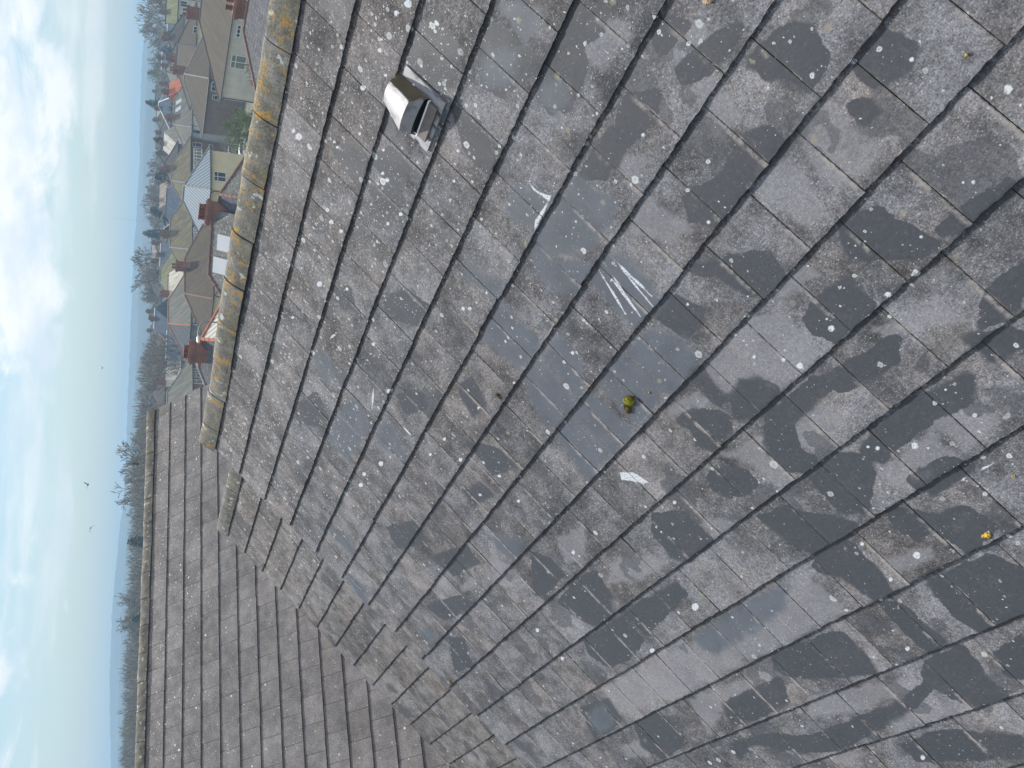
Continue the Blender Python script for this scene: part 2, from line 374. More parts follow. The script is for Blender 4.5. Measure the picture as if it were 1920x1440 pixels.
MAT = {}
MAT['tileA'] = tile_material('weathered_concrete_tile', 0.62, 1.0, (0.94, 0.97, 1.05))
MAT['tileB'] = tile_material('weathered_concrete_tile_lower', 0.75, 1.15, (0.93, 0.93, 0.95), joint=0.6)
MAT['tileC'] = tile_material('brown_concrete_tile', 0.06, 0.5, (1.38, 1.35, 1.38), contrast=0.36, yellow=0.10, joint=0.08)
MAT['ridgeA'] = ridge_material('lichened_ridge_tile', 1.0)
MAT['ridgeB'] = ridge_material('grey_ridge_tile', 0.12)
MAT['mortar'] = simple('old_mortar', (0.075, 0.07, 0.06), 0.95, 0.5, 30, bump=0.6)
MAT['red_brick'] = brick_material('red_brick', (0.21, 0.07, 0.05), (0.28, 0.10, 0.07), (0.30, 0.22, 0.18))
MAT['dark_brick'] = brick_material('brown_brick', (0.17, 0.075, 0.055), (0.24, 0.11, 0.08), (0.22, 0.18, 0.15))
MAT['pot'] = simple('terracotta_pot', (0.23, 0.085, 0.06), 0.8, 0.35, 4)
MAT['tanpot'] = simple('buff_pot', (0.45, 0.33, 0.2), 0.8, 0.35, 4)
MAT['lead'] = simple('lead_flashing', (0.33, 0.35, 0.38), 0.55, 0.3, 5)
MAT['cream'] = simple('cream_render', (0.72, 0.64, 0.43), 0.9, 0.12, 0.8)
MAT['ivory'] = simple('ivory_render', (0.66, 0.63, 0.54), 0.9, 0.16, 0.7)
MAT['white'] = simple('white_render', (0.74, 0.76, 0.78), 0.9, 0.1, 0.8)
MAT['brown_render'] = simple('brown_pebbledash', (0.23, 0.165, 0.13), 0.95, 0.25, 0.9)
MAT['grey_render'] = simple('grey_render', (0.30, 0.29, 0.27), 0.95, 0.3, 0.9)
MAT['upvc'] = simple('white_window_frame', (0.8, 0.81, 0.82), 0.4, 0.05, 2)
MAT['glass'] = simple('window_glass', (0.06, 0.075, 0.095), 0.08, 0.6, 0.9)
MAT['skyglass'] = simple('roof_light_glass', (0.47, 0.50, 0.53), 0.25, 0.06, 0.9)
MAT['curtain'] = simple('green_blind_glass', (0.19, 0.22, 0.17), 0.3, 0.3, 1.5)
MAT['gutter'] = simple('dark_gutter', (0.045, 0.042, 0.045), 0.5, 0.2, 2)
MAT['r_brown'] = roof_material('brown_tiled_roof', (0.092, 0.073, 0.060), (0.122, 0.098, 0.08), 0.5, (0.13, 0.115, 0.05), streak=0.12)
MAT['r_dark'] = roof_material('dark_tiled_roof', (0.070, 0.062, 0.062), (0.095, 0.083, 0.08), 0.15)
MAT['r_slate'] = roof_material('purple_slate_roof', (0.082, 0.083, 0.098), (0.122, 0.121, 0.135), 0.1, row=0.3, colw=0.3, rough=0.8, lich=0.2, streak=0.2)
MAT['r_lich'] = roof_material('lichened_slate_roof', (0.10, 0.10, 0.10), (0.15, 0.15, 0.142), 0.25, (0.14, 0.14, 0.10), row=0.3, colw=0.3, rough=0.7, lich=0.6)
MAT['r_moss'] = roof_material('mossy_tiled_roof', (0.125, 0.108, 0.086), (0.165, 0.142, 0.11), 0.75, (0.245, 0.215, 0.055), streak=0.3)
MAT['r_green'] = roof_material('green_mossy_roof', (0.17, 0.17, 0.11), (0.22, 0.22, 0.13), 0.9, (0.17, 0.19, 0.05))
MAT['r_grey'] = roof_material('grey_tiled_roof', (0.130, 0.127, 0.118), (0.18, 0.175, 0.158), 0.45, (0.21, 0.20, 0.10), streak=0.4)
MAT['r_pale'] = roof_material('pale_tiled_roof', (0.50, 0.46, 0.39), (0.58, 0.54, 0.46), 0.1)
MAT['r_tan'] = roof_material('tan_tiled_roof', (0.30, 0.245, 0.205), (0.36, 0.30, 0.25), 0.1)
MAT['r_orange'] = roof_material('orange_tiled_roof', (0.42, 0.135, 0.07), (0.48, 0.16, 0.085), 0.0)
MAT['r_blue'] = roof_material('blue_slate_roof', (0.065, 0.085, 0.12), (0.085, 0.105, 0.14), 0.0)
MAT['r_metal'] = stripe_material('ribbed_metal_roof', (0.125, 0.165, 0.205), (0.33, 0.38, 0.42), 0.5, 0.6)
MAT['r_corr'] = stripe_material('white_corrugated_roof', (0.52, 0.51, 0.47), (0.36, 0.35, 0.33), 0.35, 0.7)
MAT['cap_brown'] = simple('brown_ridge_cap', (0.25, 0.15, 0.12), 0.9, 0.3, 3)
MAT['cap_grey'] = simple('grey_ridge_cap', (0.30, 0.29, 0.28), 0.9, 0.3, 3)
MAT['cap_orange'] = simple('orange_ridge_cap', (0.46, 0.17, 0.095), 0.85, 0.25, 3)
MAT['cap_dark'] = simple('dark_ridge_cap', (0.09, 0.08, 0.08), 0.9, 0.3, 3)
MAT['board'] = simple('white_bargeboard', (0.82, 0.82, 0.8), 0.5, 0.05, 1)

# ------------------------------------------------------------------ near roofs: tile builder
TH = R(39.465)
E1 = Vector((1, 0, 0)); E2 = Vector((0, math.cos(TH), -math.sin(TH))); N1 = Vector((0, math.sin(TH), math.cos(TH)))
T = 0.0142                                  # tile thickness

def to_roof(px, py):
    d = ray(px, py); k = -CAM.dot(N1) / d.dot(N1); q = CAM + d * k
    return q.x, q.dot(E2)

def sdf(polys, P):
    """signed distance (inside positive) of points P to the union of polygons"""
    out_ = np.full(len(P), -1.0)
    for poly in polys:
        A = np.array(poly); mn = A.min(0) - 0.3; mx = A.max(0) + 0.3
        idx = np.where((P[:, 0] > mn[0]) & (P[:, 0] < mx[0]) & (P[:, 1] > mn[1]) & (P[:, 1] < mx[1]))[0]
        if not len(idx): continue
        Q = P[idx]; d = np.full(len(Q), 1e9); ins = np.zeros(len(Q), bool)
        for i in range(len(A)):
            a, b = A[i], A[(i + 1) % len(A)]
            ab = b - a; tt = np.clip(((Q - a) @ ab) / (ab @ ab + 1e-12), 0, 1)
            d = np.minimum(d, np.hypot(*(Q - a - tt[:, None] * ab).T))
            cnd = (a[1] > Q[:, 1]) != (b[1] > Q[:, 1])
            with np.errstate(divide='ignore', invalid='ignore'):
                xi = (b[0] - a[0]) * (Q[:, 1] - a[1]) / (b[1] - a[1]) + a[0]
            ins ^= cnd & (Q[:, 0] < xi)
        out_[idx] = np.maximum(out_[idx], np.where(ins, d, -d))
    return out_

def tiles(name, mat, parent, org, ax, dn, x0, x1, w, g, rows, res, phase=(0.0, 0.5), marks=None, seed=1, thick=T):
    rng = np.random.default_rng(seed)
    ax = np.array(ax); dn = np.array(dn); nn = np.cross(ax, dn); nn *= np.sign(nn[2]); org = np.array(org)
    V, F, UR, UT, RN, SM = [], [], [], [], [], []
    nb = 0; lap = 0.05
    wpts = [to_roof(*q) for pl in (marks or {}).get('white', []) for q in pl]
    for r in range(1, rows + 1):
        ph = phase[r % 2] * w
        k0 = math.floor((x0 - ph) / w); k1 = math.ceil((x1 - ph) / w)
        for k in range(k0, k1):
            a = max(k * w + ph, x0); b = min((k + 1) * w + ph, x1)
            if b - a < 0.03: continue
            gap = 0.0008 + 0.0011 * rng.random()
            fine = any(p_[0] > a - .02 and p_[0] < b + .02 and p_[1] > (r - 1) * g - .02 and p_[1] < r * g + .02 for p_ in wpts)
            rs2 = 60 if fine else res
            nx = max(3, int(rs2 * (b - a) / w) + 1); ny = rs2 + 1
            u = np.linspace(a + gap, b - gap, nx); s0 = (r - 1) * g - lap; s1 = r * g + rng.normal(0, 0.0018)
            s = np.linspace(s0, s1, ny)
            U, S = np.meshgrid(u, s, indexing='xy')
            skew = rng.normal(0, 0.0014); ft = thick * (1 + rng.normal(0, 0.05)); tilt = rng.normal(0, 0.0010); kick = abs(rng.normal(0, 0.0008))
            fv = (S - s0) / (s1 - s0)
            Sx = S + skew * (U - (a + b) / 2) / w * fv
            # worn, uneven front edge
            chip = 0.0014 * np.sin(U * 53 + rng.random() * 9) + 0.0011 * np.sin(U * 131 + rng.random() * 9) + 0.0006 * np.sin(U * 337 + rng.random() * 9)
            Sx = Sx + chip * (fv > 0.999)
            h = -ft * (1 - (S - (s1 - g)) / g) + tilt * (U - (a + b) / 2) / w + kick * fv + 0.0008 * np.sin(U * 31 + S * 17 + rng.random() * 9)
            edge = (np.minimum(U - u[0], u[-1] - U) < 1e-6) | (fv > 0.999)
            h = h - 0.0012 * edge
            top = org + U[..., None] * ax + Sx[..., None] * dn + h[..., None] * nn
            nv = nx * ny
            V.append(top.reshape(-1, 3))
            ur = np.stack([U, Sx], -1).reshape(-1, 2); ut = np.stack([(U - k * w - ph) / w, np.clip((S - (s1 - g)) / g, 0, 1)], -1).reshape(-1, 2)
            UR.append(ur); UT.append(ut)
            rn = rng.random(3); RN.append(np.tile(rn, (nv, 1)))
            ii = np.arange(nv).reshape(ny, nx) + nb
            q = np.stack([ii[:-1, :-1], ii[1:, :-1], ii[1:, 1:], ii[:-1, 1:]], -1).reshape(-1, 4); F.append(q); SM.append(np.ones(len(q), bool))
            nb += nv
            # skirt: front face and two sides down to the batten level
            ring = np.concatenate([top[:, 0], top[-1, 1:], top[-2::-1, -1]]); L = len(ring)
            rw = np.concatenate([np.stack([U[:, 0], Sx[:, 0]], -1), np.stack([U[-1, 1:], Sx[-1, 1:]], -1), np.stack([U[-2::-1, -1], Sx[-2::-1, -1]], -1)])
            low = ring - nn * ft * 0.96 - dn * 0.0015
            V.append(np.concatenate([ring, low])); UR.append(np.concatenate([rw, rw + 0.013])); UT.append(np.tile([0.5, 0.0], (2 * L, 1))); RN.append(np.tile(rn, (2 * L, 1)))  # dark tint on the skirts paints in bolder shadow lines under each course
            i = np.arange(L - 1) + nb
            q = np.stack([i, i + L, i + L + 1, i + 1], -1); F.append(q); SM.append(np.zeros(len(q), bool)); nb += 2 * L
    V = np.concatenate(V); F = np.concatenate(F); UR = np.concatenate(UR); UT = np.concatenate(UT); RN = np.concatenate(RN); SM = np.concatenate(SM)
    # outward winding
    a = V[F[:, 1]] - V[F[:, 0]]; b = V[F[:, 2]] - V[F[:, 0]]
    flip = (np.cross(a, b) @ nn < 0) & SM
    F[flip] = F[flip][:, ::-1]
    at = {'rnd': RN}
    for kk in ('dark', 'blue', 'white', 'light'):
        at[kk] = np.clip(sdf([[to_roof(*q) for q in pl] for pl in (marks or {}).get(kk, [])], UR), -0.3, 0.3)
    return npmesh(name, V, F, mat, parent, {'roof': UR, 'tile': UT}, SM, at)

def sc(ox, oy, s, polys): return [[(ox + x / s, oy + y / s) for x, y in pl] for pl in polys]
DARK = sc(1000, 480, 2.087, [
    [(690, 860), (760, 835), (830, 850), (858, 885), (830, 925), (760, 937), (710, 915)],
    [(940, 640), (1000, 660), (1015, 730), (1060, 790), (1100, 790), (1080, 840), (1000, 835), (930, 785), (912, 700)],
    [(820, 500), (890, 490), (945, 520), (950, 560), (880, 620), (800, 630), (775, 560)],
    [(600, 620), (740, 620), (765, 680), (700, 750), (640, 740), (625, 670), (570, 650)],
    [(1100, 880), (1180, 790), (1320, 785), (1312, 900), (1290, 990), (1210, 1000), (1110, 900)],
    [(920, 0), (965, 80), (880, 150), (820, 140), (750, 85), (690, 60), (620, 55), (740, 15)],
    [(1090, 205), (1225, 100), (1320, 190), (1180, 325), (1110, 300), (1075, 250)],
    [(1290, 400), (1420, 330), (1410, 400), (1330, 470), (1200, 525), (1145, 490)],
    [(1450, 600), (1700, 480), (1700, 560), (1550, 640), (1480, 690), (1350, 800), (1285, 770)],
    [(1780, 150), (1900, 50), (1900, 150), (1850, 235), (1765, 265)],
    [(600, 445), (650, 450), (700, 530), (745, 560), (720, 580), (660, 520), (610, 480)],
    [(940, 630), (1090, 490), (1145, 520), (1060, 600), (1000, 650)],
    [(470, 230), (560, 170), (650, 220), (640, 270), (590, 310), (530, 270)],
    [(1480, 880), (1620, 800), (1700, 830), (1560, 930)], [(1700, 330), (1850, 300), (1920, 330), (1800, 420)],
]) + sc(1000, 960, 2.087, [
    [(470, 20), (590, 15), (690, 110), (600, 190), (540, 170), (470, 80)],
    [(890, 30), (980, 0), (1260, 50), (1100, 150), (1050, 140), (930, 60)],
    [(1130, 170), (1210, 120), (1340, 230), (1390, 310), (1330, 330), (1200, 250), (1100, 220)],
    [(200, 510), (350, 420), (420, 500), (370, 570), (290, 600), (220, 560)],
    [(360, 400), (560, 290), (590, 320), (480, 430), (430, 470)],
    [(945, 570), (1200, 480), (1310, 580), (1330, 620), (1160, 645), (1000, 640), (950, 620)],
    [(750, 760), (960, 660), (990, 740), (870, 800), (780, 830)],
    [(1370, 370), (1450, 380), (1600, 510), (1560, 550), (1440, 450)],
    [(1550, 290), (1780, 190), (1920, 240), (1920, 400), (1750, 460), (1650, 400)],
    [(1550, 600), (1680, 540), (1750, 640), (1840, 710), (1720, 755), (1600, 700), (1530, 650)],
    [(1080, 890), (1200, 850), (1450, 750), (1545, 680), (1500, 745), (1380, 820), (1180, 925), (1050, 935), (860, 905), (800, 960), (770, 920), (900, 880)],
    [(400, 840), (480, 800), (590, 900), (500, 960), (430, 920)],
    [(1450, 930), (1600, 870), (1900, 885), (1900, 950), (1500, 970)],
    [(0, 170), (60, 190), (110, 240), (40, 310), (0, 320)],
    [(150, 300), (240, 240), (300, 330), (300, 420), (230, 440), (100, 360)],
    [(190, 780), (290, 740), (340, 810), (280, 860), (240, 880)],
    [(1500, 40), (1700, 0), (1800, 60), (1700, 150), (1640, 100)], [(1400, 0), (1560, 20), (1500, 100), (1420, 60)],
    [(1820, 560), (1920, 500), (1920, 640), (1860, 640)],
]) + sc(1000, 0, 2.087, [
    [(100, 170), (180, 210), (190, 290), (120, 430), (30, 380), (20, 300)],
    [(150, 40), (270, 30), (260, 110), (180, 170), (120, 140)],
    [(370, 390), (480, 370), (470, 470), (380, 530), (340, 480)],
    [(300, 520), (380, 540), (270, 690), (190, 690), (250, 590)],
    [(500, 80), (590, 100), (500, 200), (470, 150)],
    [(570, 270), (700, 160), (800, 100), (790, 160), (640, 300), (590, 310)],
    [(840, 250), (960, 130), (1080, 110), (1130, 240), (1080, 330), (930, 300)],
    [(1370, 140), (1480, 190), (1450, 260), (1350, 340), (1260, 270)],
    [(1250, 430), (1310, 400), (1340, 440), (1290, 480)],
    [(800, 560), (900, 500), (990, 560), (850, 700), (770, 660)],
    [(600, 780), (760, 690), (820, 740), (700, 870), (620, 850)],
    [(1210, 900), (1340, 830), (1560, 960), (1500, 1000), (1250, 1000)],
    [(1650, 850), (1860, 720), (1860, 760), (1700, 880), (1600, 900)],
]) + sc(480, 0, 3, [
    [(860, 220), (1000, 130), (1090, 210), (1130, 330), (1100, 470), (1000, 500), (900, 380)],
    [(1280, 200), (1360, 170), (1570, 330), (1520, 420), (1380, 520), (1270, 480)],
    [(430, 850), (560, 800), (640, 900), (560, 1010)], [(640, 900), (760, 850), (860, 950), (740, 1010)],
    [(1720, 230), (1800, 260), (1840, 360), (1760, 560), (1650, 620), (1590, 560)],
    [(1100, 620), (1250, 700), (1330, 900), (1300, 960), (1180, 840)],
    [(640, 1080), (760, 1010), (830, 1150), (700, 1180)],
]) + sc(400, 480, 3, [
    [(960, 260), (1080, 200), (1200, 280), (1130, 380), (980, 340)], [(690, 220), (760, 190), (780, 270), (720, 300)],
    [(1380, 760), (1450, 700), (1520, 830), (1460, 900)], [(1440, 1060), (1600, 1100), (1690, 1180), (1560, 1220)],
    [(1410, 1330), (1500, 1290), (1560, 1340), (1460, 1400)], [(480, 840), (580, 780), (640, 900), (560, 950), (500, 930)],
    [(1040, 800), (1180, 780), (1190, 850), (1080, 880)],
]) + sc(400, 960, 3, [
    [(980, 100), (1130, 60), (1180, 160), (1040, 200)], [(1200, 540), (1400, 480), (1470, 520), (1290, 600)],
    [(1330, 720), (1400, 720), (1440, 860), (1360, 890)], [(1240, 260), (1420, 200), (1480, 280), (1340, 350)],
])
BLUE = sc(1000, 0, 2.087, [
    [(165, 690), (330, 800), (300, 850), (240, 960), (130, 980), (50, 870)], [(0, 900), (50, 870), (190, 1000), (0, 1000)],
    [(30, 330), (110, 310), (130, 400), (90, 450), (20, 400)],
]) + sc(480, 0, 3, [
    [(1400, 20), (1600, 40), (1620, 150), (1500, 230), (1370, 70)], [(1290, 280), (1480, 300), (1400, 500), (1260, 490)],
    [(1430, 1040), (1660, 1110), (1580, 1300), (1400, 1200)], [(1600, 500), (1740, 470), (1700, 600), (1600, 600)],
]) + sc(400, 480, 3, [
    [(1570, 330), (1620, 270), (1840, 490), (1720, 640), (1500, 480)], [(1400, 60), (1640, 150), (1590, 230), (1420, 130)],
    [(1740, 710), (1800, 590), (1920, 690), (1920, 960), (1860, 940)], [(700, 900), (780, 780), (880, 950), (760, 1150), (640, 1040)],
    [(930, 960), (1000, 950), (1080, 1120), (1040, 1140), (920, 1060)], [(560, 560), (640, 560), (690, 680), (620, 720)],
]) + sc(400, 960, 3, [
    [(640, 100), (780, 150), (790, 250), (700, 170)], [(760, 350), (880, 450), (860, 520), (760, 400)],
    [(1150, 640), (1250, 690), (1230, 750), (1150, 690)], [(1560, 120), (1740, 160), (1700, 260), (1600, 230)],
]) + sc(1000, 480, 2.087, [
    [(360, 385), (450, 290), (590, 330), (635, 400), (600, 470), (530, 545)], [(0, 0), (230, 30), (180, 130), (80, 140), (0, 60)],
    [(215, 100), (270, 10), (370, 10), (500, 170), (400, 280)], [(140, 620), (200, 540), (300, 600), (390, 690), (310, 780)],
    [(250, 500), (330, 400), (470, 490), (500, 560), (470, 610), (405, 650), (380, 630)], [(80, 690), (140, 630), (290, 780), (210, 880)],
    [(0, 420), (20, 410), (160, 560), (80, 670), (0, 600)], [(30, 400), (110, 300), (190, 440), (170, 540)],
]) + sc(1000, 960, 2.087, [[(200, 800), (280, 760), (320, 830), (260, 870)], [(620, 500), (900, 320), (1000, 290), (960, 400), (700, 560)]])
LIGHT = sc(1000, 960, 2.087, [
    [(270, 700), (680, 470), (1060, 230), (1210, 370), (1220, 400), (930, 550), (600, 710), (330, 800), (290, 820)],
    [(640, 30), (760, 20), (800, 50), (700, 110)], [(1600, 40), (1700, 0), (1760, 60), (1680, 110)],
    [(600, 740), (900, 620), (960, 660), (760, 760), (690, 880)], [(1060, 720), (1480, 650), (1520, 690), (1300, 780), (1080, 820)],
    [(1380, 780), (1680, 750), (1720, 770), (1400, 880)], [(1000, 560), (930, 610), (960, 640)], [(1350, 180), (1560, 130), (1590, 190), (1430, 250)],
    [(300, 190), (420, 170), (560, 190), (430, 270), (280, 290)], [(80, 100), (200, 50), (210, 180), (120, 210)],
    [(340, 920), (440, 880), (450, 960), (360, 970)], [(1000, 960), (1160, 950), (1340, 940), (1200, 1000)]]
) + sc(1000, 480, 2.087, [
    [(640, 440), (830, 240), (960, 200), (1150, 380), (980, 530), (850, 490), (760, 560)], [(1010, 660), (1120, 560), (1230, 640), (1110, 780), (1030, 740)],
    [(480, 620), (620, 530), (720, 580), (560, 640)], [(720, 780), (900, 690), (940, 820), (1080, 850), (960, 910), (860, 830)], [(900, 150), (1040, 20), (1120, 80), (1000, 180)],
    [(1380, 820), (1560, 660), (1680, 800), (1480, 930), (1330, 860)], [(1510, 640), (1700, 580), (1840, 640), (1700, 780)], [(1300, 300), (1560, 170), (1700, 260), (1400, 330)]]
) + sc(1000, 0, 2.087, [
    [(480, 200), (620, 60), (720, 140), (560, 270)], [(640, 320), (700, 280), (830, 470), (720, 560), (640, 460)], [(430, 760), (640, 900), (560, 960), (340, 930)],
    [(860, 640), (1010, 620), (1180, 840), (1060, 900), (860, 760)], [(1010, 470), (1150, 380), (1400, 590), (1200, 770), (1060, 640)], [(330, 600), (440, 600), (480, 640), (370, 720)],
    [(200, 80), (330, 60), (400, 130), (270, 300), (180, 210)]]
) + sc(400, 960, 3, [
    [(1270, 340), (1380, 230), (1420, 240), (1310, 350)], [(1370, 420), (1460, 360), (1480, 420), (1390, 460)], [(1560, 250), (1680, 300), (1640, 440), (1560, 420)]])
def streaks(lines, wd):
    o_ = []
    for (x0, y0), (x1, y1) in lines:
        dx, dy = x1 - x0, y1 - y0; L = math.hypot(dx, dy); nx, ny = -dy / L * wd, dx / L * wd
        o_.append([(x0, y0), ((x0 + x1) / 2 + nx, (y0 + y1) / 2 + ny), (x1 + nx * 0.5, y1 + ny * 0.5), (x1 - nx * 0.5, y1 - ny * 0.5), ((x0 + x1) / 2 - nx, (y0 + y1) / 2 - ny)])
    return o_
WHITE = sc(1000, 480, 2.087, streaks([((290, 0), (465, 160)), ((330, 40), (470, 200)), ((270, 30), (420, 240)), ((250, 60), (360, 230)), ((300, 90), (400, 215)), ((350, 60), (440, 130)), ((1670, 890), (1690, 872)), ((1740, 850), (1800, 815))], 4.4)
    + [[(335, 850), (390, 850), (455, 890), (430, 895), (380, 882), (340, 880)]]) \
    + sc(480, 0, 3, [[(1530, 1030), (1580, 1080), (1660, 1100), (1655, 1130), (1560, 1310), (1570, 1240), (1640, 1130), (1560, 1070)], [(1000, 120), (1012, 128), (1005, 142), (993, 133)]]) \
    + sc(400, 480, 3, streaks([((640, 480), (690, 430)), ((670, 460), (690, 440)), ((1060, 960), (1110, 1010)), ((900, 720), (890, 870))], 5))
def discs(lst):
    return [[(x + r_ * math.cos(a_ * math.pi / 5) * (1 + 0.12 * math.sin(3 * a_ + x)), y + r_ * math.sin(a_ * math.pi / 5) * (1 + 0.1 * math.cos(2 * a_ + y))) for a_ in range(10)] for x, y, r_ in lst]
WHITE += sc(1000, 480, 2.087, discs([(1165, 285, 13), (1043, 430, 13), (977, 409, 8), (860, 400, 9), (600, 193, 6), (1490, 747, 14), (1345, 757, 7), (1306, 752, 6), (1388, 152, 12), (548, 970, 8), (1146, 248, 5), (150, 382, 7), (818, 337, 5)]))
WHITE += sc(1000, 0, 2.087, discs([(1855, 353, 20), (1778, 427, 9), (1477, 235, 9), (1604, 354, 7), (1518, 360, 5), (685, 870, 7), (427, 530, 7), (1720, 713, 8), (1517, 928, 6), (1600, 782, 6)]))
WHITE += sc(1000, 960, 2.087, discs([(1500, 172, 14), (632, 372, 14), (12, 467, 8), (466, 542, 10), (1398, 267, 8), (1283, 131, 7), (1292, 166, 6), (155, 160, 7), (1522, 965, 10), (1463, 537, 9), (110, 578, 7), (496, 83, 6)]))
WHITE += sc(480, 0, 3, discs([(787, 75, 16), (853, 22, 22), (597, 497, 17), (690, 285, 11), (727, 425, 10), (698, 225, 8), (577, 755, 7), (708, 848, 9), (433, 803, 10), (450, 832, 10), (733, 1015, 13), (705, 978, 11), (812, 1205, 13), (738, 1260, 11), (395, 1185, 11), (420, 1250, 14), (480, 1300, 13), (235, 770, 20), (205, 738, 12), (1110, 1020, 10), (1130, 852, 7), (1402, 508, 9), (1260, 484, 9), (1005, 132, 11), (1895, 650, 10)]))
WHITE += sc(400, 480, 3, discs([(595, 158, 16), (895, 500, 12), (745, 190, 8), (988, 760, 14), (1400, 300, 12), (1440, 298, 12), (1535, 208, 8), (440, 350, 9), (1390, 1145, 13), (1690, 713, 8), (1490, 855, 8), (940, 1170, 14), (823, 1293, 12), (843, 1232, 10), (1498, 1345, 8), (1713, 1383, 11), (1607, 1240, 9), (1295, 1033, 11), (1215, 1120, 9)]))
MARKS = dict(dark=DARK, blue=BLUE, light=LIGHT, white=WHITE)

def ridge_run(parent, mat, org, ax, back, fwd, x0, x1, start, step, gapw=0.011, seed=2, prof=None):
    """individual ridge tiles along ax; prof is a list of (horizontal, vertical) points"""
    rng = random.Random(seed); ax = Vector(ax); org = Vector(org); fwd = Vector(fwd)
    x = start
    while x > x0: x -= step
    while x < x1 - 0.02:
        a = max(x, x0); b = min(x + step, x1); nx = 9
        dz = rng.gauss(0, 0.0035); yaw = rng.gauss(0, 0.006); tl = rng.gauss(0, 0.005)
        V = []; UV = []
        for i in range(nx):
            t_ = i / (nx - 1); xx = a + gapw / 2 + (b - a - gapw) * t_; l = 0
            for j, (hy, hz) in enumerate(prof):
                if j: l += math.dist(prof[j], prof[j - 1])
                ed = 0.0015 * math.sin(xx * 71 + j)
                p = org + ax * xx + fwd * (hy + yaw * (t_ - 0.5)) + Vector((0, 0, hz + dz + tl * (t_ - 0.5) + ed)); V.append(p[:]); UV.append((xx, l))
        n_ = len(prof); V = np.array(V); UV = np.array(UV)
        # thickness: inner copy
        cen = np.array(org + fwd * (prof[n_ // 2][0]) + Vector((0, 0, prof[0][1])))
        inn = V.copy()
        for q in range(len(V)):
            base = cen + np.array(ax) * ((V[q] - np.array(org)) @ np.array(ax)); d_ = base - V[q]; inn[q] = V[q] + d_ * 0.13
        A = np.concatenate([V, inn]); U2 = np.concatenate([UV, UV + 0.01]); off = nx * n_
        F = []
        for i in range(nx - 1):
            for j in range(n_ - 1):
                q = i * n_ + j; F.append((q, q + 1, q + n_ + 1, q + n_)); F.append((off + q, off + q + n_, off + q + n_ + 1, off + q + 1))
        for i in range(nx - 1):
            for j in (0, n_ - 1):
                q = i * n_ + j; F.append((q, q + n_, off + q + n_, off + q))
        for i in (0, nx - 1):
            for j in range(n_ - 1):
                q = i * n_ + j; F.append((q, off + q, off + q + 1, q + 1))
        o = npmesh('ridge_tile', A, np.array(F), mat, parent, {'roof': U2}, True)
        bm = bmesh.new(); bm.from_mesh(o.data); bmesh.ops.recalc_face_normals(bm, faces=bm.faces)
        for e in bm.edges:
            if len(e.link_faces) == 2 and e.calc_face_angle() > 1.0: e.smooth = False
        bm.to_mesh(o.data); bm.free()
        x += step

def arc_profile(half, rise, drop=0.0, n=13):
    """rounded angle-ridge section: from the front wing over the crown to the back wing"""
    P = []
    for i in range(n):
        t_ = -1 + 2 * i / (n - 1)
        P.append((-t_ * half, rise * (1 - abs(t_) ** 1.55) - drop))
    return P

GROUND_NEAR, GROUND_FAR = -9.3, -12.5

# ---- house A (the roof we look down on)
hA = empty('terraced_house', (0, 0, 0), 0, 'nearest grey tiled roof, its ridge spotted with orange lichen, with a white vent', 'house', 'stepped terraced houses')
XA0, XA1 = -7.5 * G, 15.18 * G
WT = 0.948 * G
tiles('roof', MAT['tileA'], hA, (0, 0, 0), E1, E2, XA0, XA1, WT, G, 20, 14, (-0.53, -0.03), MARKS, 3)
apexY, apexZ = -0.096, 0.079
E2b = Vector((0, -math.cos(TH), -math.sin(TH)))
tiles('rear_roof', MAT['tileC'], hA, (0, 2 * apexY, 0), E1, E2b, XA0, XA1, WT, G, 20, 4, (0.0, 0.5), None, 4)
prof = [(apexY + y_, z_ - 0.009) for y_, z_ in arc_profile(0.110, 0.121, 0.0)]
ridge_run(hA, MAT['ridgeA'], (0, 0, 0), E1, None, (0, 1, 0), XA0, XA1 + 0.02, 1.9 * G, 1.525 * G, seed=5, prof=prof)
mb = MB(); mb.box((XA0 + .02, apexY - 0.085, -0.05), (XA1 - 0.01, apexY + 0.092, 0.012)); mb.build('mortar_bed', MAT['mortar'], hA)

def house_body(parent, x0, x1, apy, apz, eave_s, gnd, mat, th=TH):
    """wall prism below a two-sided roof (cross-section in Y,Z)"""
    ey = eave_s * math.cos(th) - 0.25
    def top(y): return apz - abs(y - apy) * math.tan(th) - 0.07
    P = [(apy + ey, gnd), (apy + ey, top(apy + ey)), (apy, top(apy)), (apy - ey, top(apy - ey)), (apy - ey, gnd)]
    mb = MB()
    for i in range(5):
        a, b = P[i], P[(i + 1) % 5]
        mb.face([(x0, a[0], a[1]), (x1, a[0], a[1]), (x1, b[0], b[1]), (x0, b[0], b[1])], [(x0, a[1]), (x1, a[1]), (x1, b[1]), (x0, b[1])])
    for x_ in (x0, x1): mb.face([(x_, a, b) for a, b in P], [(a, b) for a, b in P])
    return mb.build('wall', mat, parent)
house_body(hA, XA0 + 0.05, XA1 - 0.06, apexY, apexZ, 20 * G, GROUND_NEAR, MAT['red_brick'])
mb = MB(); ey = 20 * G * math.cos(TH); ez = -20 * G * math.sin(TH)
mb.box((XA0, ey - 0.02, ez - 0.13), (XA1, ey + 0.1, ez - 0.05)); mb.build('gutter', MAT['gutter'], hA)

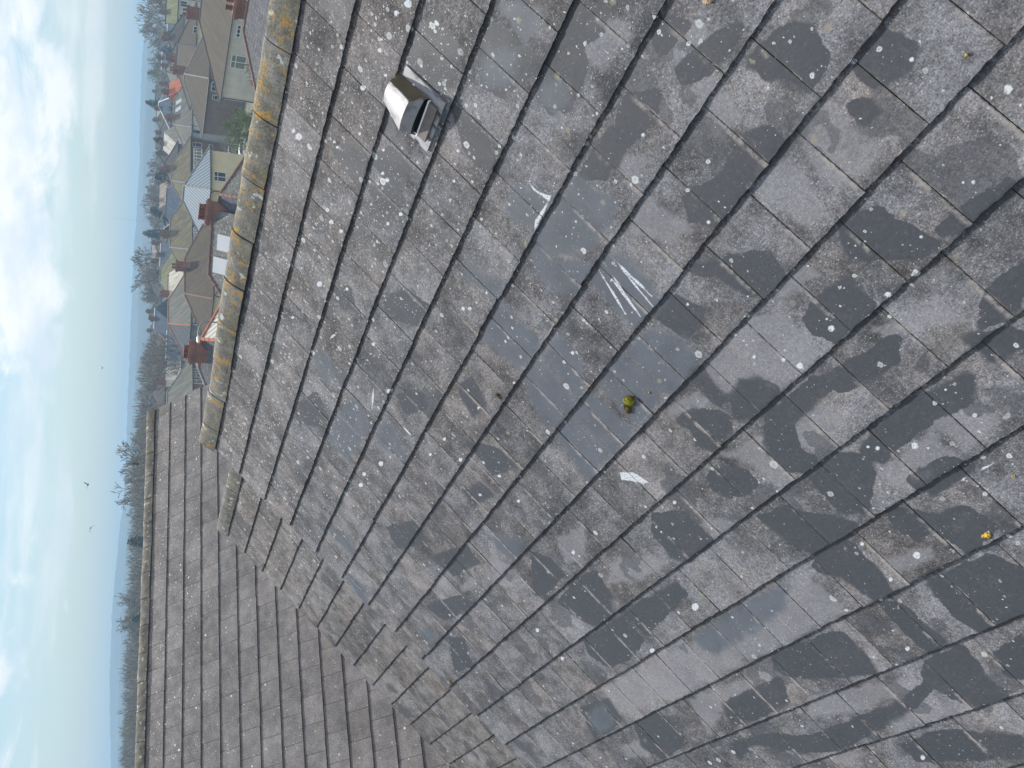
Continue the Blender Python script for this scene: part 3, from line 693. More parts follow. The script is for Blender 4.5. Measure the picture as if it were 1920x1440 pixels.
# roof vent on house A
def rp(X, s, h): return Vector((X * G, 0, 0)) + E2 * (s * G) + N1 * (h * G)
vent_m, n, p = newmat('grey_plastic_vent')
tcn = n.add('ShaderNodeTexCoord').outputs['Object']
f = n.noise(tcn, 22, 5, 0.65); f2 = n.noise(tcn, 7, 3, 0.6)
c = n.mix(n.step(f, 0.45, 0.7), (0.335, 0.33, 0.35), (0.20, 0.195, 0.20))
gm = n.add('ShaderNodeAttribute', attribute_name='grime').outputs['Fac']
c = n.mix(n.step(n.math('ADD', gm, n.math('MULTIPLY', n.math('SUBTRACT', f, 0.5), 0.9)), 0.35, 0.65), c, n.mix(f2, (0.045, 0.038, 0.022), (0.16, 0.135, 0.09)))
n.put(p.inputs['Base Color'], c); p.inputs['Roughness'].default_value = 0.5
grille_m = simple('black_vent_grille', (0.015, 0.015, 0.018), 0.5, 0.3, 20)
sill_m = simple('dusty_brown_sill', (0.175, 0.145, 0.135), 0.7, 0.2, 30)
vent = empty('roof_vent', (0, 0, 0)); vent.parent = hA; vent['label'] = 'pale grey plastic hooded roof vent with dirty side, set among the grey tiles'
def grid_patch(mb, P00, P10, P11, P01, nu, nv, gr, bulge=0.0, bn=None):
    for i in range(nu):
        for j in range(nv):
            q = []
            for a, b in ((i, j), (i + 1, j), (i + 1, j + 1), (i, j + 1)):
                u_, v_ = a / nu, b / nv
                pnt = (P00 * (1 - u_) * (1 - v_) + P10 * u_ * (1 - v_) + P11 * u_ * v_ + P01 * (1 - u_) * v_)
                if bn is not None: pnt = pnt + bn * (bulge * 4 * u_ * (1 - u_))
                q.append(pnt); 
            mb.face(q); mb.gr += [gr(a / nu, b / nv) for a, b in ((i, j), (i + 1, j), (i + 1, j + 1), (i, j + 1))]
def vent_build(mb, name, mat, smooth=False):
    gr = np.array(mb.gr, dtype=np.float32); o = mb.build(name, mat, vent, smooth=smooth, fix=False)
    at = o.data.attributes.new('grime', 'FLOAT', 'POINT'); at.data.foreach_set('value', gr)
    bm = bmesh.new(); bm.from_mesh(o.data); bmesh.ops.remove_doubles(bm, verts=bm.verts, dist=1e-4); bmesh.ops.recalc_face_normals(bm, faces=bm.faces)
    for e in bm.edges:
        if len(e.link_faces) == 2 and e.calc_face_angle() > 0.5: e.smooth = False
    bm.to_mesh(o.data); bm.free(); o.data.polygons.foreach_set('use_smooth', [True] * len(o.data.polygons))
    bv = o.modifiers.new('edge', 'BEVEL'); bv.width = 0.004; bv.segments = 2; bv.limit_method = 'ANGLE'; bv.angle_limit = 0.6
    return o
xc = 0.985
mb = MB(); mb.gr = []
xl, xr = 1.46, 0.53
fl = [rp(xr, 2.1, -0.02), rp(xl, 2.1, -0.02), rp(xl, 2.93, 0.034), rp(xr, 2.93, 0.034)]
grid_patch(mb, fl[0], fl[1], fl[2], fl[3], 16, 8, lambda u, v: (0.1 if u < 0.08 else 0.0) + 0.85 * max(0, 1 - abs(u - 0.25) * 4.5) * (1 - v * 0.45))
lo = [q - N1 * 0.012 for q in fl]
for i in range(4):
    a, b = i, (i + 1) % 4; grid_patch(mb, fl[a], fl[b], lo[b], lo[a], 4, 1, lambda u, v: 0.1)
vent_build(mb, 'flange', vent_m)
mb = MB(); mb.gr = []
rw, fw, ow = 0.185, 0.27, 0.335
rl, rr_ = rp(xc + rw, 2.03, 0.15), rp(xc - rw, 2.03, 0.15)
tl_, tr_ = rp(xc + fw, 2.53, 0.30), rp(xc - fw, 2.53, 0.30)
ol, or_ = rp(xc + ow, 2.625, 0.13), rp(xc - ow, 2.655, 0.13)
bl_, br_ = rp(xc + ow + .02, 2.68, 0.045), rp(xc - ow - .02, 2.68, 0.045)
brl, brr = rp(xc + 0.20, 2.03, -0.02), rp(xc - 0.24, 2.02, -0.02)
z0 = lambda u, v: 0.0
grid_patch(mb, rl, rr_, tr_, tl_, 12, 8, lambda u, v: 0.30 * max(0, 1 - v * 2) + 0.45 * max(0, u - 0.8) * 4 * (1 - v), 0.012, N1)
grid_patch(mb, tl_, tr_, or_, ol, 12, 4, z0, 0.012, N1)
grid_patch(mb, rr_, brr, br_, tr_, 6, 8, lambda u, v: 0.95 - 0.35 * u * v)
grid_patch(mb, tr_, br_, br_, or_, 6, 3, lambda u, v: 0.5)
grid_patch(mb, rl, brl, bl_, tl_, 6, 8, lambda u, v: 0.1)
grid_patch(mb, tl_, bl_, bl_, ol, 6, 3, lambda u, v: 0.1)
grid_patch(mb, rl, rr_, brr, brl, 4, 2, lambda u, v: 0.8)
vent_build(mb, 'hood', vent_m)
mb = MB(); mb.gr = []
def vbox(X0, X1, s0, s1, h0, h1, name, mat):
    mb = MB(); P = [rp(x, s, h) for h in (h0, h1) for x, s in ((X0, s0), (X1, s0), (X1, s1), (X0, s1))]
    for q in ((0, 3, 2, 1), (4, 5, 6, 7), (0, 1, 5, 4), (1, 2, 6, 5), (2, 3, 7, 6), (3, 0, 4, 7)): mb.face([P[i] for i in q])
    o = mb.build(name, mat, vent); bv = o.modifiers.new('edge', 'BEVEL'); bv.width = 0.002; bv.segments = 2; return o
mbg = MB()
a0, a1 = rp(xc + ow - .02, 2.56, 0.17), rp(xc - ow + .02, 2.56, 0.17)
b0, b1 = rp(xc + ow - .02, 2.62, 0.05), rp(xc - ow + .02, 2.62, 0.05)
mbg.face([a0, a1, b1, b0]); mbg.face([b0, b1, rp(xc - ow, 2.7, 0.052), rp(xc + ow, 2.7, 0.052)])
for hh in (0.075, 0.10, 0.125):
    P = [rp(x, s, h) for h in (hh - .006, hh + .006) for x, s in ((xc - ow + .03, 2.60), (xc + ow - .03, 2.60), (xc + ow - .03, 2.645), (xc - ow + .03, 2.645))]
    for q in ((0, 3, 2, 1), (4, 5, 6, 7), (0, 1, 5, 4), (1, 2, 6, 5), (2, 3, 7, 6), (3, 0, 4, 7)): mbg.face([P[i] for i in q])
mbg.build('grille', grille_m, vent)
vbox(xc - 0.31, xc + 0.31, 2.715, 2.87, 0.045, 0.085, 'sill', sill_m)
scr = MB(); q = rp(xc - 0.02, 2.585, 0.225); scr.tube([q - N1 * .01, q + N1 * .002], .006, 8); scr.build('screw', grille_m, vent)
vbox(xc - 0.335, xc + 0.335, 2.69, 2.714, 0.04, 0.092, 'sill_rim', MAT['upvc'])

# ---- house B (next one down the terrace, a step lower and set back)
hB = empty('terraced_house', (0, 0, 0), 0, 'lower neighbouring grey tiled roof stepping down beyond the verge of the near roof', 'house', 'stepped terraced houses')
OB = E2 * (-0.657 * G) - N1 * (2.327 * G)
XB0, XB1 = XA1 - 0.03, 25.89 * G
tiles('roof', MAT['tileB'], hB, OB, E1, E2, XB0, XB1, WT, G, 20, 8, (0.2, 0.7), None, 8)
aBY, aBZ = OB.y + apexY, OB.z + apexZ
tiles('rear_roof', MAT['tileC'], hB, OB + Vector((0, 2 * apexY, 0)), E1, E2b, XB0, XB1, WT, G, 18, 3, (0.0, 0.5), None, 9)
ridge_run(hB, MAT['ridgeB'], OB, E1, None, (0, 1, 0), XB0, XB1 + 0.02, XB0 + 0.3, 1.525 * G, seed=6, prof=prof)
mb = MB(); mb.box((XB0, aBY - 0.085, OB.z - 0.05), (XB1 - 0.01, aBY + 0.092, OB.z + 0.012)); mb.build('mortar_bed', MAT['mortar'], hB)
house_body(hB, XB0, XB1 - 0.06, aBY, aBZ, 20 * G, GROUND_NEAR - 0.3, MAT['red_brick'])

# ---- house C (wing at right angles, behind)
hC = empty('corner_house', (0, 0, 0), 0, 'far brownish grey roof at right angles to the near roofs with long level courses', 'house')
PH = R(41.37); KC = 1.25
gC = G * KC
XC = (-7.218 + (35.0 - 2.04 * math.cos(PH) + 7.218) * KC) * G; ZC = (1.969 + (2.5026 - 2.04 * math.sin(PH) - 1.969) * KC) * G
YC0, YC1 = (11.926 + (-12.0 - 11.926) * KC) * G, 4.6
E2c = Vector((-math.cos(PH), 0, -math.sin(PH)))
OC = Vector((XC, 0, ZC))
tiles('roof', MAT['tileC'], hC, OC - E2c * 0.0, (0, 1, 0), E2c, YC0, YC1, 0.40, gC, 20, 5, (0.1, 0.6), None, 12, 0.016)
E2d = Vector((math.cos(PH), 0, -math.sin(PH)))
acx = XC + 0.11; acz = ZC + 0.11 * math.tan(PH)
tiles('rear_roof', MAT['tileC'], hC, (XC + 0.22, 0, ZC), (0, 1, 0), E2d, YC0, YC1, 0.40, gC, 20, 2, (0.1, 0.6), None, 13, 0.026)
profC = [(0.11 + y_, z_ - 0.002) for y_, z_ in arc_profile(0.13, 0.135, 0.0)]
ridge_run(hC, ridge_material('dull_ridge_tile', 0.25), OC, (0, 1, 0), None, (1, 0, 0), YC0 - 0.02, YC1, YC0, 1.21 * gC, seed=9, prof=profC)
mb = MB(); mb.box((XC + 0.02, YC0, ZC - 0.05), (XC + 0.20, YC1, ZC + 0.04)); mb.build('mortar_bed', MAT['mortar'], hC)
mb = MB(); ex = 20 * gC * math.cos(PH) - 0.25
P = [(acx - ex, GROUND_NEAR - 1), (acx - ex, acz - ex * math.tan(PH) - 0.1), (acx, acz - 0.1), (acx + ex, acz - ex * math.tan(PH) - 0.1), (acx + ex, GROUND_NEAR - 1)]
for i in range(5):
    a, b = P[i], P[(i + 1) % 5]; mb.face([(a[0], YC0 + .06, a[1]), (a[0], YC1, a[1]), (b[0], YC1, b[1]), (b[0], YC0 + .06, b[1])], [(YC0, a[1]), (YC1, a[1]), (YC1, b[1]), (YC0, b[1])])
for y_ in (YC0 + .06, YC1): mb.face([(a, y_, b) for a, b in P], [(a, b) for a, b in P])
mb.build('wall', MAT['red_brick'], hC)


# ------------------------------------------------------------------ ground and hills
def ground_z(x, y):
    d = math.hypot(x - CAM.x, y - CAM.y); t_ = min(max((d - 18) / 45.0, 0), 1); t_ = t_ * t_ * (3 - 2 * t_)
    return GROUND_NEAR + (GROUND_FAR - GROUND_NEAR) * t_
gm_, n, p = newmat('garden_ground')
tcn = n.add('ShaderNodeTexCoord').outputs['Object']
f = n.noise(tcn, 0.07, 5, 0.6); f2 = n.noise(tcn, 0.9, 4, 0.6)
c = n.ramp(f, [(0.38, (0.085, 0.10, 0.04)), (0.5, (0.12, 0.115, 0.075)), (0.62, (0.20, 0.185, 0.16))])
n.put(p.inputs['Base Color'], n.mix(n.step(f2, 0.3, 0.7, 0, 0.5), c, (0.07, 0.07, 0.045))); p.inputs['Roughness'].default_value = 1.0
rs_ = [0.5, 12, 18, 26, 34, 42, 50, 60, 75, 100, 150, 250, 500, 1000, 1500, 2050]
NA = 96; V = []; F = []
for r_ in rs_:
    for k in range(NA):
        a = 2 * math.pi * k / NA; x = CAM.x + r_ * math.cos(a); y = CAM.y + r_ * math.sin(a); V.append((x, y, ground_z(x, y)))
for i in range(len(rs_) - 1):
    for k in range(NA):
        F.append((i * NA + k, (i + 1) * NA + k, (i + 1) * NA + (k + 1) % NA, i * NA + (k + 1) % NA))
V.append((CAM.x, CAM.y, GROUND_NEAR))
mb = MB(); mb.v = V; mb.f = F + [(k, (k + 1) % NA, len(V) - 1) for k in range(NA)]
mb.uv = [(0, 0)] * sum(len(q) for q in mb.f); mb.mi = [0] * len(mb.f)
tag(mb.build('ground', gm_, fix=False), kind='structure')

hillm = simple('wooded_hillside', (0.045, 0.065, 0.075), 1.0, 0.4, 0.01)
def hill(name, D, tops, amp, seed, wdt):
    """a long ridge of hills D metres away; tops = (photo y, height above camera in m)"""
    rng = np.random.default_rng(seed)
    ys = np.linspace(-900, 2400, 420); hs = np.interp(ys, [t_[0] for t_ in tops], [t_[1] for t_ in tops])
    for fq in (0.011, 0.023, 0.05, 0.11, 0.27): hs = hs + amp * (0.011 / fq) ** 0.55 * np.sin(ys * fq + rng.random() * 9)
    prof_ = [(-1.0, 0), (-0.6, .3), (-0.3, .72), (-0.1, .95), (0, 1), (0.15, .96), (0.5, .6), (1, 0)]
    V = []; F = []
    for y_, h_ in zip(ys, hs):
        tn = (720 - y_) / 1785.0; dv = (FH + RH * tn).normalized()
        for o_, k_ in prof_:
            q = Vector((CAM.x, CAM.y, 0)) + dv * (D / dv.dot(FH) + o_ * wdt); V.append((q.x, q.y, -14 + (CAM.z + h_ + 14) * k_ + rng.normal(0, 0.4) * (k_ > .9)))
    m_ = len(prof_)
    for i in range(len(ys) - 1):
        for j in range(m_ - 1): F.append((i * m_ + j, i * m_ + j + 1, (i + 1) * m_ + j + 1, (i + 1) * m_ + j))
    o = npmesh(name, np.array(V), np.array(F), hillm, None, smooth=True); tag(o, kind='structure')
HD = 1500.0
hp = lambda L: [(y_, px / 1940.0 * HD) for y_, px in L]
hill('hills', HD, hp([(-900, 14), (0, 12), (150, 18), (350, 16), (500, 18), (700, 18), (860, 18), (950, 19), (1040, 24), (1180, 31), (1300, 29), (1440, 23), (2400, 20)]), 0.55, 3, 400)
HD = 1050.0
hill('hills', HD, hp([(-900, 4), (0, 4), (150, 8), (350, 9), (500, 4), (700, 5), (860, 9), (1040, 9), (1180, 13), (1440, 10), (2400, 10)]), 0.6, 5, 250)

# ------------------------------------------------------------------ houses of the town
LEFT = -RH
class House:
    """placed by the near end of its ridge (a sight line and a distance); yaw is measured from facing the viewer"""
    def __init__(s, name, label, apex, D, side, yaw, Lr, W, rise, h0='hip', h1='hip', group=None, cat='house', base=None):
        A = pt(*apex, D); s.side = side
        d_ = A - CAM; az_ = math.atan2(d_.dot(RH), d_.dot(FH))
        dirv = LEFT if side == 'R' else RH
        y_ = R(yaw) + (az_ if side == 'R' else -az_)
        u = math.cos(y_) * dirv + math.sin(y_) * FH; v = math.cos(y_) * FH - math.sin(y_) * dirv
        P = A - v * (W / 2) - u * (W / 2 if h0 == 'hip' else 0)
        rz = math.atan2(u.y, u.x); s.sg = -1 if side == 'R' else 1
        gz = ground_z(P.x, P.y) if base is None else base
        s.root = empty(name, (P.x, P.y, gz), rz, label, cat, group)
        s.L = Lr + (W / 2 if h0 == 'hip' else 0) + (W / 2 if h1 == 'hip' else 0); s.W = W; s.h0, s.h1, s.rise = h0, h1, rise
        s.eave = A.z - rise - gz
        s.M = Matrix.Translation((P.x, P.y, gz)) @ Matrix.Rotation(rz, 4, 'Z'); s.Mi = s.M.inverted()
    def c(s, u, v, z): return (u, s.sg * v, z)
    def walls(s, mat):
        mb = MB(); L, W, h, rise = s.L, s.W, s.eave, s.rise
        def f(a, b, t1, t2=None):
            t2 = t1 if t2 is None else t2
            l_ = math.dist(a, b); mb.face([s.c(*a, -0.6), s.c(*b, -0.6), s.c(*b, t2), s.c(*a, t1)], [(0, -.6), (l_, -.6), (l_, t2), (0, t1)])
        f((0, 0), (L, 0), h); f((L, W), (0, W), h)
        for u, hh in ((0, s.h0), (L, s.h1)):
            if hh == 'hip': f((u, 0), (u, W), h)
            else: mb.face([s.c(u, 0, -.6), s.c(u, W, -.6), s.c(u, W, h), s.c(u, W / 2, h + rise - 0.08), s.c(u, 0, h)], [(0, -.6), (W, -.6), (W, h), (W / 2, h + rise), (0, h)])
        mb.face([s.c(0, 0, h), s.c(L, 0, h), s.c(L, W, h), s.c(0, W, h)]); mb.face([s.c(0, 0, -.6), s.c(L, 0, -.6), s.c(L, W, -.6), s.c(0, W, -.6)])
        s.wall = mb.build('wall', mat, s.root)
    def roof(s, mat, cap=None, over=0.35, mat_end=None, hipk=0.5):
        L, W, h, rise, h0, h1 = s.L, s.W, s.eave, s.rise, s.h0, s.h1; o = over; mb = MB()
        go = 0.15
        ua = -o if h0 == 'hip' else -go; ub = L + o if h1 == 'hip' else L + go
        z = h - o * rise / (W / 2) * 0.0; z0 = h + 0.02
        va, vb = -o, W + o
        ra = W * hipk if h0 == 'hip' else ua; rb = L - W * hipk if h1 == 'hip' else ub
        if rb < ra + .05: ra = rb = (ra + rb) / 2
        zr = h + rise
        A, B, C_, D_ = (ua, va), (ub, va), (ub, vb), (ua, vb); E_, F_ = (ra, W / 2), (rb, W / 2)
        sl_ = math.hypot(W / 2 + o, rise)
        def fc(pts, mi=0):
            q = [s.c(p_[0], p_[1], z_) for p_, z_ in pts]; return q
        if rb - ra > 0.06:
            mb.face(fc([(A, z0), (B, z0), (F_, zr), (E_, zr)]), [(A[0], 0), (B[0], 0), (F_[0], sl_), (E_[0], sl_)])
            mb.face(fc([(C_, z0), (D_, z0), (E_, zr), (F_, zr)]), [(C_[0], 0), (D_[0], 0), (E_[0], sl_), (F_[0], sl_)])
        else:
            mb.face(fc([(A, z0), (B, z0), (F_, zr)]), [(A[0], 0), (B[0], 0), (F_[0], sl_)]); mb.face(fc([(C_, z0), (D_, z0), (E_, zr)]), [(C_[0], 0), (D_[0], 0), (E_[0], sl_)])
        sle = math.hypot(W * hipk + o, rise); me_ = 1 if mat_end else 0
        mb.face(fc([(D_, z0), (A, z0), (E_, zr)]), [(D_[1], 0), (A[1], 0), (E_[1], sle)], me_)
        mb.face(fc([(B, z0), (C_, z0), (F_, zr)]), [(B[1], 0), (C_[1], 0), (F_[1], sle)], me_)
        zl = z0 - 0.13
        for a, b in ((A, B), (B, C_), (C_, D_), (D_, A)): mb.face(fc([(a, zl), (b, zl), (b, z0), (a, z0)]))
        mb.face(fc([(A, zl), (D_, zl), (C_, zl), (B, zl)]))
        s.rf = mb.build('roof', [mat, mat_end] if mat_end else mat, s.root)
        if cap:
            cb = MB()
            segs = [((ra, W / 2, zr), (rb, W / 2, zr))] if rb - ra > .06 else []
            if h0 == 'hip': segs += [((ua, va, z0), (ra, W / 2, zr)), ((ua, vb, z0), (ra, W / 2, zr))]
            if h1 == 'hip': segs += [((ub, va, z0), (rb, W / 2, zr)), ((ub, vb, z0), (rb, W / 2, zr))]
            for a, b in segs:
                a, b = Vector(s.c(*a)), Vector(s.c(*b)); nsg = max(1, int((b - a).length / 0.45))
                for i in range(nsg):
                    p0 = a.lerp(b, i / nsg); p1 = a.lerp(b, (i + 0.97) / nsg); cb.tube([p0, p1], [0.12, 0.10], 6)
            cb.build('ridge_cap', cap, s.rf)
        gb = MB(); gb.tube([s.c(ua, va - .06, z0 - .06), s.c(ub, va - .06, z0 - .06)], 0.08, 6)
        if h0 == 'hip': gb.tube([s.c(ua - .06, va, z0 - .06), s.c(ua - .06, vb, z0 - .06)], 0.08, 6)
        gb.build('gutter', MAT['gutter'], s.root)
        db = MB(); ud = L - .25 if h1 == 'gable' else .25; db.tube([s.c(ud, va - .05, z0 - .1), s.c(ud, -.07, z0 - .5), s.c(ud, -.07, -.5)], .05, 6); db.build('downpipe', MAT['gutter'], s.root)
        s.zr = zr; s.ra, s.rb = ra, rb
    def on_plane(s, px, py, u=None, v=None, slope=False):
        """local (u,v,z) where the sight line meets the front wall (v=0), an end wall (u=...) or the front slope"""
        o = s.Mi @ CAM; d = s.Mi.to_3x3() @ ray(px, py)
        o = Vector((o.x, o.y * s.sg, o.z)); d = Vector((d.x, d.y * s.sg, d.z))
        if slope:
            nn = Vector((0, -s.rise, s.W / 2)); k = (nn.dot(Vector((0, 0, s.eave))) - nn.dot(o)) / nn.dot(d)
        elif v is not None: k = (v - o.y) / d.y
        else: k = (u - o.x) / d.x
        return o + d * k
    def window(s, x0, y0, x1, y1, u=None, bars=(1, 1), glass='glass', frame='upvc'):
        """photo-pixel box on the front wall (or the end wall u=0)"""
        cs = [s.on_plane(x, y, u=u, v=None if u is not None else 0.0) for x, y in ((x0, y0), (x1, y1), (x0, y1), (x1, y0))]
        zs = [q.z for q in cs]; hs = [(q.y if u is not None else q.x) for q in cs]
        s.window_m(sum(sorted(hs)[:2]) / 2, sum(sorted(hs)[2:]) / 2, sum(sorted(zs)[:2]) / 2, sum(sorted(zs)[2:]) / 2, u, bars, glass, frame)
    def window_m(s, a0, a1, z0, z1, u=None, bars=(1, 1), glass='glass', frame='upvc', v0=0.0):
        f = max(0.06, 0.05 * (a1 - a0)); mb = MB(); gb = MB()
        def bx(m_, p0, p1, q0, q1, e0, e1):
            if u is None: A = s.c(p0, v0 - e1, q0); B = s.c(p1, v0 - e0, q1)
            else:
                sgn = -1 if u <= 0 else 1; A = s.c(u + sgn * e0, p0, q0); B = s.c(u + sgn * e1, p1, q1)
            m_.box(tuple(min(i, j) for i, j in zip(A, B)), tuple(max(i, j) for i, j in zip(A, B)))
        bx(mb, a0, a1, z0, z0 + f, 0.004, 0.09); bx(mb, a0, a1, z1 - f, z1, 0.004, 0.07)
        bx(mb, a0, a0 + f, z0 + f, z1 - f, 0.004, 0.07); bx(mb, a1 - f, a1, z0 + f, z1 - f, 0.004, 0.07)
        nx_, nz_ = bars
        for i in range(1, nx_): 
            q = a0 + (a1 - a0) * i / nx_; bx(mb, q - f * .45, q + f * .45, z0 + f, z1 - f, 0.004, 0.062)
        if nz_ > 1:
            q = z0 + (z1 - z0) * 0.68; bx(mb, a0 + f, a1 - f, q - f * .4, q + f * .4, 0.004, 0.058)
        w_ = mb.build('window', MAT[frame], s.root)
        bx(gb, a0 + f * .9, a1 - f * .9, z0 + f * .9, z1 - f * .9, 0.003, 0.03); gb.build('pane', MAT[glass], w_)
    def panel(s, x0, y0, x1, y1, mat, name, proud=0.05):
        a = s.on_plane(x0, y0, v=0.0); b = s.on_plane(x1, y1, v=0.0)
        s.panel_m(min(a.x, b.x), max(a.x, b.x), min(a.z, b.z), max(a.z, b.z), mat, name, proud)
    def panel_m(s, u0, u1, z0, z1, mat, name, proud=0.05):
        mb = MB(); A = s.c(u0, 0.0015, z0); B = s.c(u1, -proud, z1); mb.box(tuple(map(min, A, B)), tuple(map(max, A, B))); mb.build(name, MAT[mat], s.root)
    def bay(s, u0, u1, z0, z1, mat='upvc', nwin=4, out=0.45):
        """projecting two-storey white bay with window bands"""
        mb = MB(); A = s.c(u0, 0.002, z0); B = s.c(u1, -out, z1); mb.box(tuple(map(min, A, B)), tuple(map(max, A, B))); b_ = mb.build('bay', MAT[mat], s.root)
        gb = MB(); du = (u1 - u0) / nwin
        for i in range(nwin):
            for (q0, q1) in ((0.12, 0.62), (0.68, 0.9)):
                A = s.c(u0 + du * (i + .12), -out + .01, z0 + (z1 - z0) * q0); B = s.c(u0 + du * (i + .88), -out - .012, z0 + (z1 - z0) * q1); gb.box(tuple(map(min, A, B)), tuple(map(max, A, B)))
        gb.build('pane', MAT['curtain'], b_)
    def skylight(s, x, y, wu, wv):
        q = s.on_plane(x, y, slope=True); sl = math.atan2(s.rise, s.W / 2)
        du = Vector(s.c(1, 0, 0)); dv = Vector(s.c(0, math.cos(sl), math.sin(sl))); nn = Vector(s.c(0, -math.sin(sl), math.cos(sl)))
        def slab(hu, hv, e0, e1):
            mb = MB(); o = Vector(s.c(q.x, q.y, q.z)); P = [o + du * a + dv * b + nn * e for e in (e0, e1) for a, b in ((-hu, -hv), (hu, -hv), (hu, hv), (-hu, hv))]
            for f in ((0, 3, 2, 1), (4, 5, 6, 7), (0, 1, 5, 4), (1, 2, 6, 5), (2, 3, 7, 6), (3, 0, 4, 7)): mb.face([P[i] for i in f])
            return mb
        k = slab(wu / 2, wv / 2, -0.02, 0.10).build('skylight', MAT['gutter'], s.rf); slab(wu / 2 - .06, wv / 2 - .06, 0.09, 0.115).build('pane', MAT['skyglass'], k) if False else None
        g = slab(wu / 2 - .06, wv / 2 - .06, 0.09, 0.115).build('skylight_pane', MAT['skyglass'], s.rf)
    def chimney(s, u, v, z0, z1, wu, wv, pots=3, mat='red_brick', potmat='pot', flash=False, poth=0.5):
        mb = MB()
        def bx(u0, u1, v0, v1, a, b, mi=0):
            A, B = s.c(u0, v0, a), s.c(u1, v1, b); mb.box(tuple(map(min, A, B)), tuple(map(max, A, B)), mi)
        hu, hv = wu / 2, wv / 2
        bx(u - hu, u + hu, v - hv, v + hv, z0, z1 - .35)
        bx(u - hu - .05, u + hu + .05, v - hv - .05, v + hv + .05, z1 - .35, z1 - .2); bx(u - hu - .09, u + hu + .09, v - hv - .09, v + hv + .09, z1 - .2, z1 - .08); bx(u - hu, u + hu, v - hv, v + hv, z1 - .08, z1)
        if flash:
            bx(u - hu - .04, u + hu + .04, v - hv - .04, v + hv + .04, z0, z0 + (z1 - z0) * 0.12, 1)
        ch = mb.build('chimney', [MAT[mat], MAT['lead']], s.root)
        for i in range(pots):
            uu = u + (i - (pots - 1) / 2) * (wu / max(pots, 1)); pb = MB(); o = s.c(uu, v, 0); r_ = min(0.15, wu / pots * .42)
            pb.tube([(o[0], o[1], z1 - .02), (o[0], o[1], z1 + poth * .82), (o[0], o[1], z1 + poth * .83), (o[0], o[1], z1 + poth)], [r_ * 1.05, r_ * .85, r_ * 1.1, r_ * 1.1], 10)
            pb.build('chimney_pot', MAT[potmat if i % 2 == 0 else 'pot'], ch)
        return ch
    def aerial(s, u, v, z, h=1.6, n_=6):
        mb = MB(); o = s.c(u, v, z); mb.tube([o, (o[0], o[1], z + h)], 0.03, 5)
        mb.tube([(o[0] - .5, o[1], z + h), (o[0] + .6, o[1], z + h)], 0.02, 4)
        for i in range(n_): mb.tube([(o[0] - .4 + i * .18, o[1] - .28, z + h), (o[0] - .4 + i * .18, o[1] + .28, z + h)], 0.014, 4)
        mb.build('aerial', MAT['lead'], s.root)

TG = 'houses of the town below'
# N1: near purple slate roof at the very right of the upright view
h = House('house', 'near purple slate hipped roof with brown hip tiles and tall red chimney', (456, 57), 54, 'L', -45, 6, 9, 2.1, group=TG)
h.walls(MAT['ivory']); h.roof(MAT['r_slate'], MAT['cap_brown'])
q = h.Mi @ pt(458, 12, 53); h.chimney(q.x, q.y * h.sg, q.z - 1.0, q.z + .62, 1.2, 0.8, 2, poth=.4)
# H1: big house with ivory wall
h = House('house', 'large ivory rendered house with brown hipped roof and green curtained window', (374, 40), 112, 'L', -45, 9, 12, 2.9, group=TG)
h.walls(MAT['ivory']); h.roof(MAT['r_brown'], MAT['cap_dark'])
h.window(432, 103, 462, 129, bars=(2, 2), glass='curtain'); h.window(443, 46, 452, 70, bars=(3, 1))
q = h.Mi @ pt(374, 27, 113); h.chimney(q.x, q.y * h.sg, q.z - 1.2, q.z + 1.5, 1.3, 0.8, 2, flash=True, poth=.4)
# H2: brown pebbledash house, hip corner to the camera
h = House('house', 'brown pebbledashed house with dark pyramid roof left of the ivory house', (346, 138), 142, 'R', 45, 1.6, 10.3, 3.1, group=TG)
h.walls(MAT['brown_render']); h.roof(MAT['r_brown'], MAT['cap_grey'])
h.window(396, 154, 411, 171, bars=(2, 1)); h.window(398, 178, 409, 187, bars=(1, 2))
q = h.Mi @ pt(346, 133, 144); h.chimney(q.x, q.y * h.sg, q.z - 1.5, q.z + 1.7, 1.1, 0.8, 2, flash=True, poth=.4)
# H2b: small brown house between
h = House('house', 'brown roofed cream house with white window peeping above the ivory house', (330, 124), 160, 'L', -45, 5, 9, 2.6, group=TG)
h.walls(MAT['cream']); h.roof(MAT['r_brown'], MAT['cap_dark'])
h.window(362, 49, 370, 62, bars=(2, 1)); q = h.Mi @ pt(331, 112, 162); h.chimney(q.x, q.y * h.sg, q.z - 1.2, q.z + 1.2, .9, .7, 2)
# H3: house with two white skylights
h = House('house', 'pale blue rendered house with two white skylights in its grey roof', (325, 232), 168, 'L', 45, 6, 7.2, 2.9, group=TG)
h.walls(MAT['white']); h.roof(MAT['r_grey'], MAT['cap_grey'])
for x_, y_ in ((336, 191), (335, 205)): h.skylight(x_, y_, 1.1, 1.5)
h.window(361, 205, 375, 220, bars=(3, 2)); h.window(362, 243, 377, 250, u=0.0, bars=(1, 2)); h.window(390, 240, 404, 248, u=0.0, bars=(1, 2))
h.panel(386, 222, 411, 228, 'pot', 'hung_tiles')
q = h.Mi @ pt(325, 222, 169); h.chimney(q.x, q.y * h.sg, q.z - .8, q.z + 1.1, 1.1, .8, 2, poth=.35)
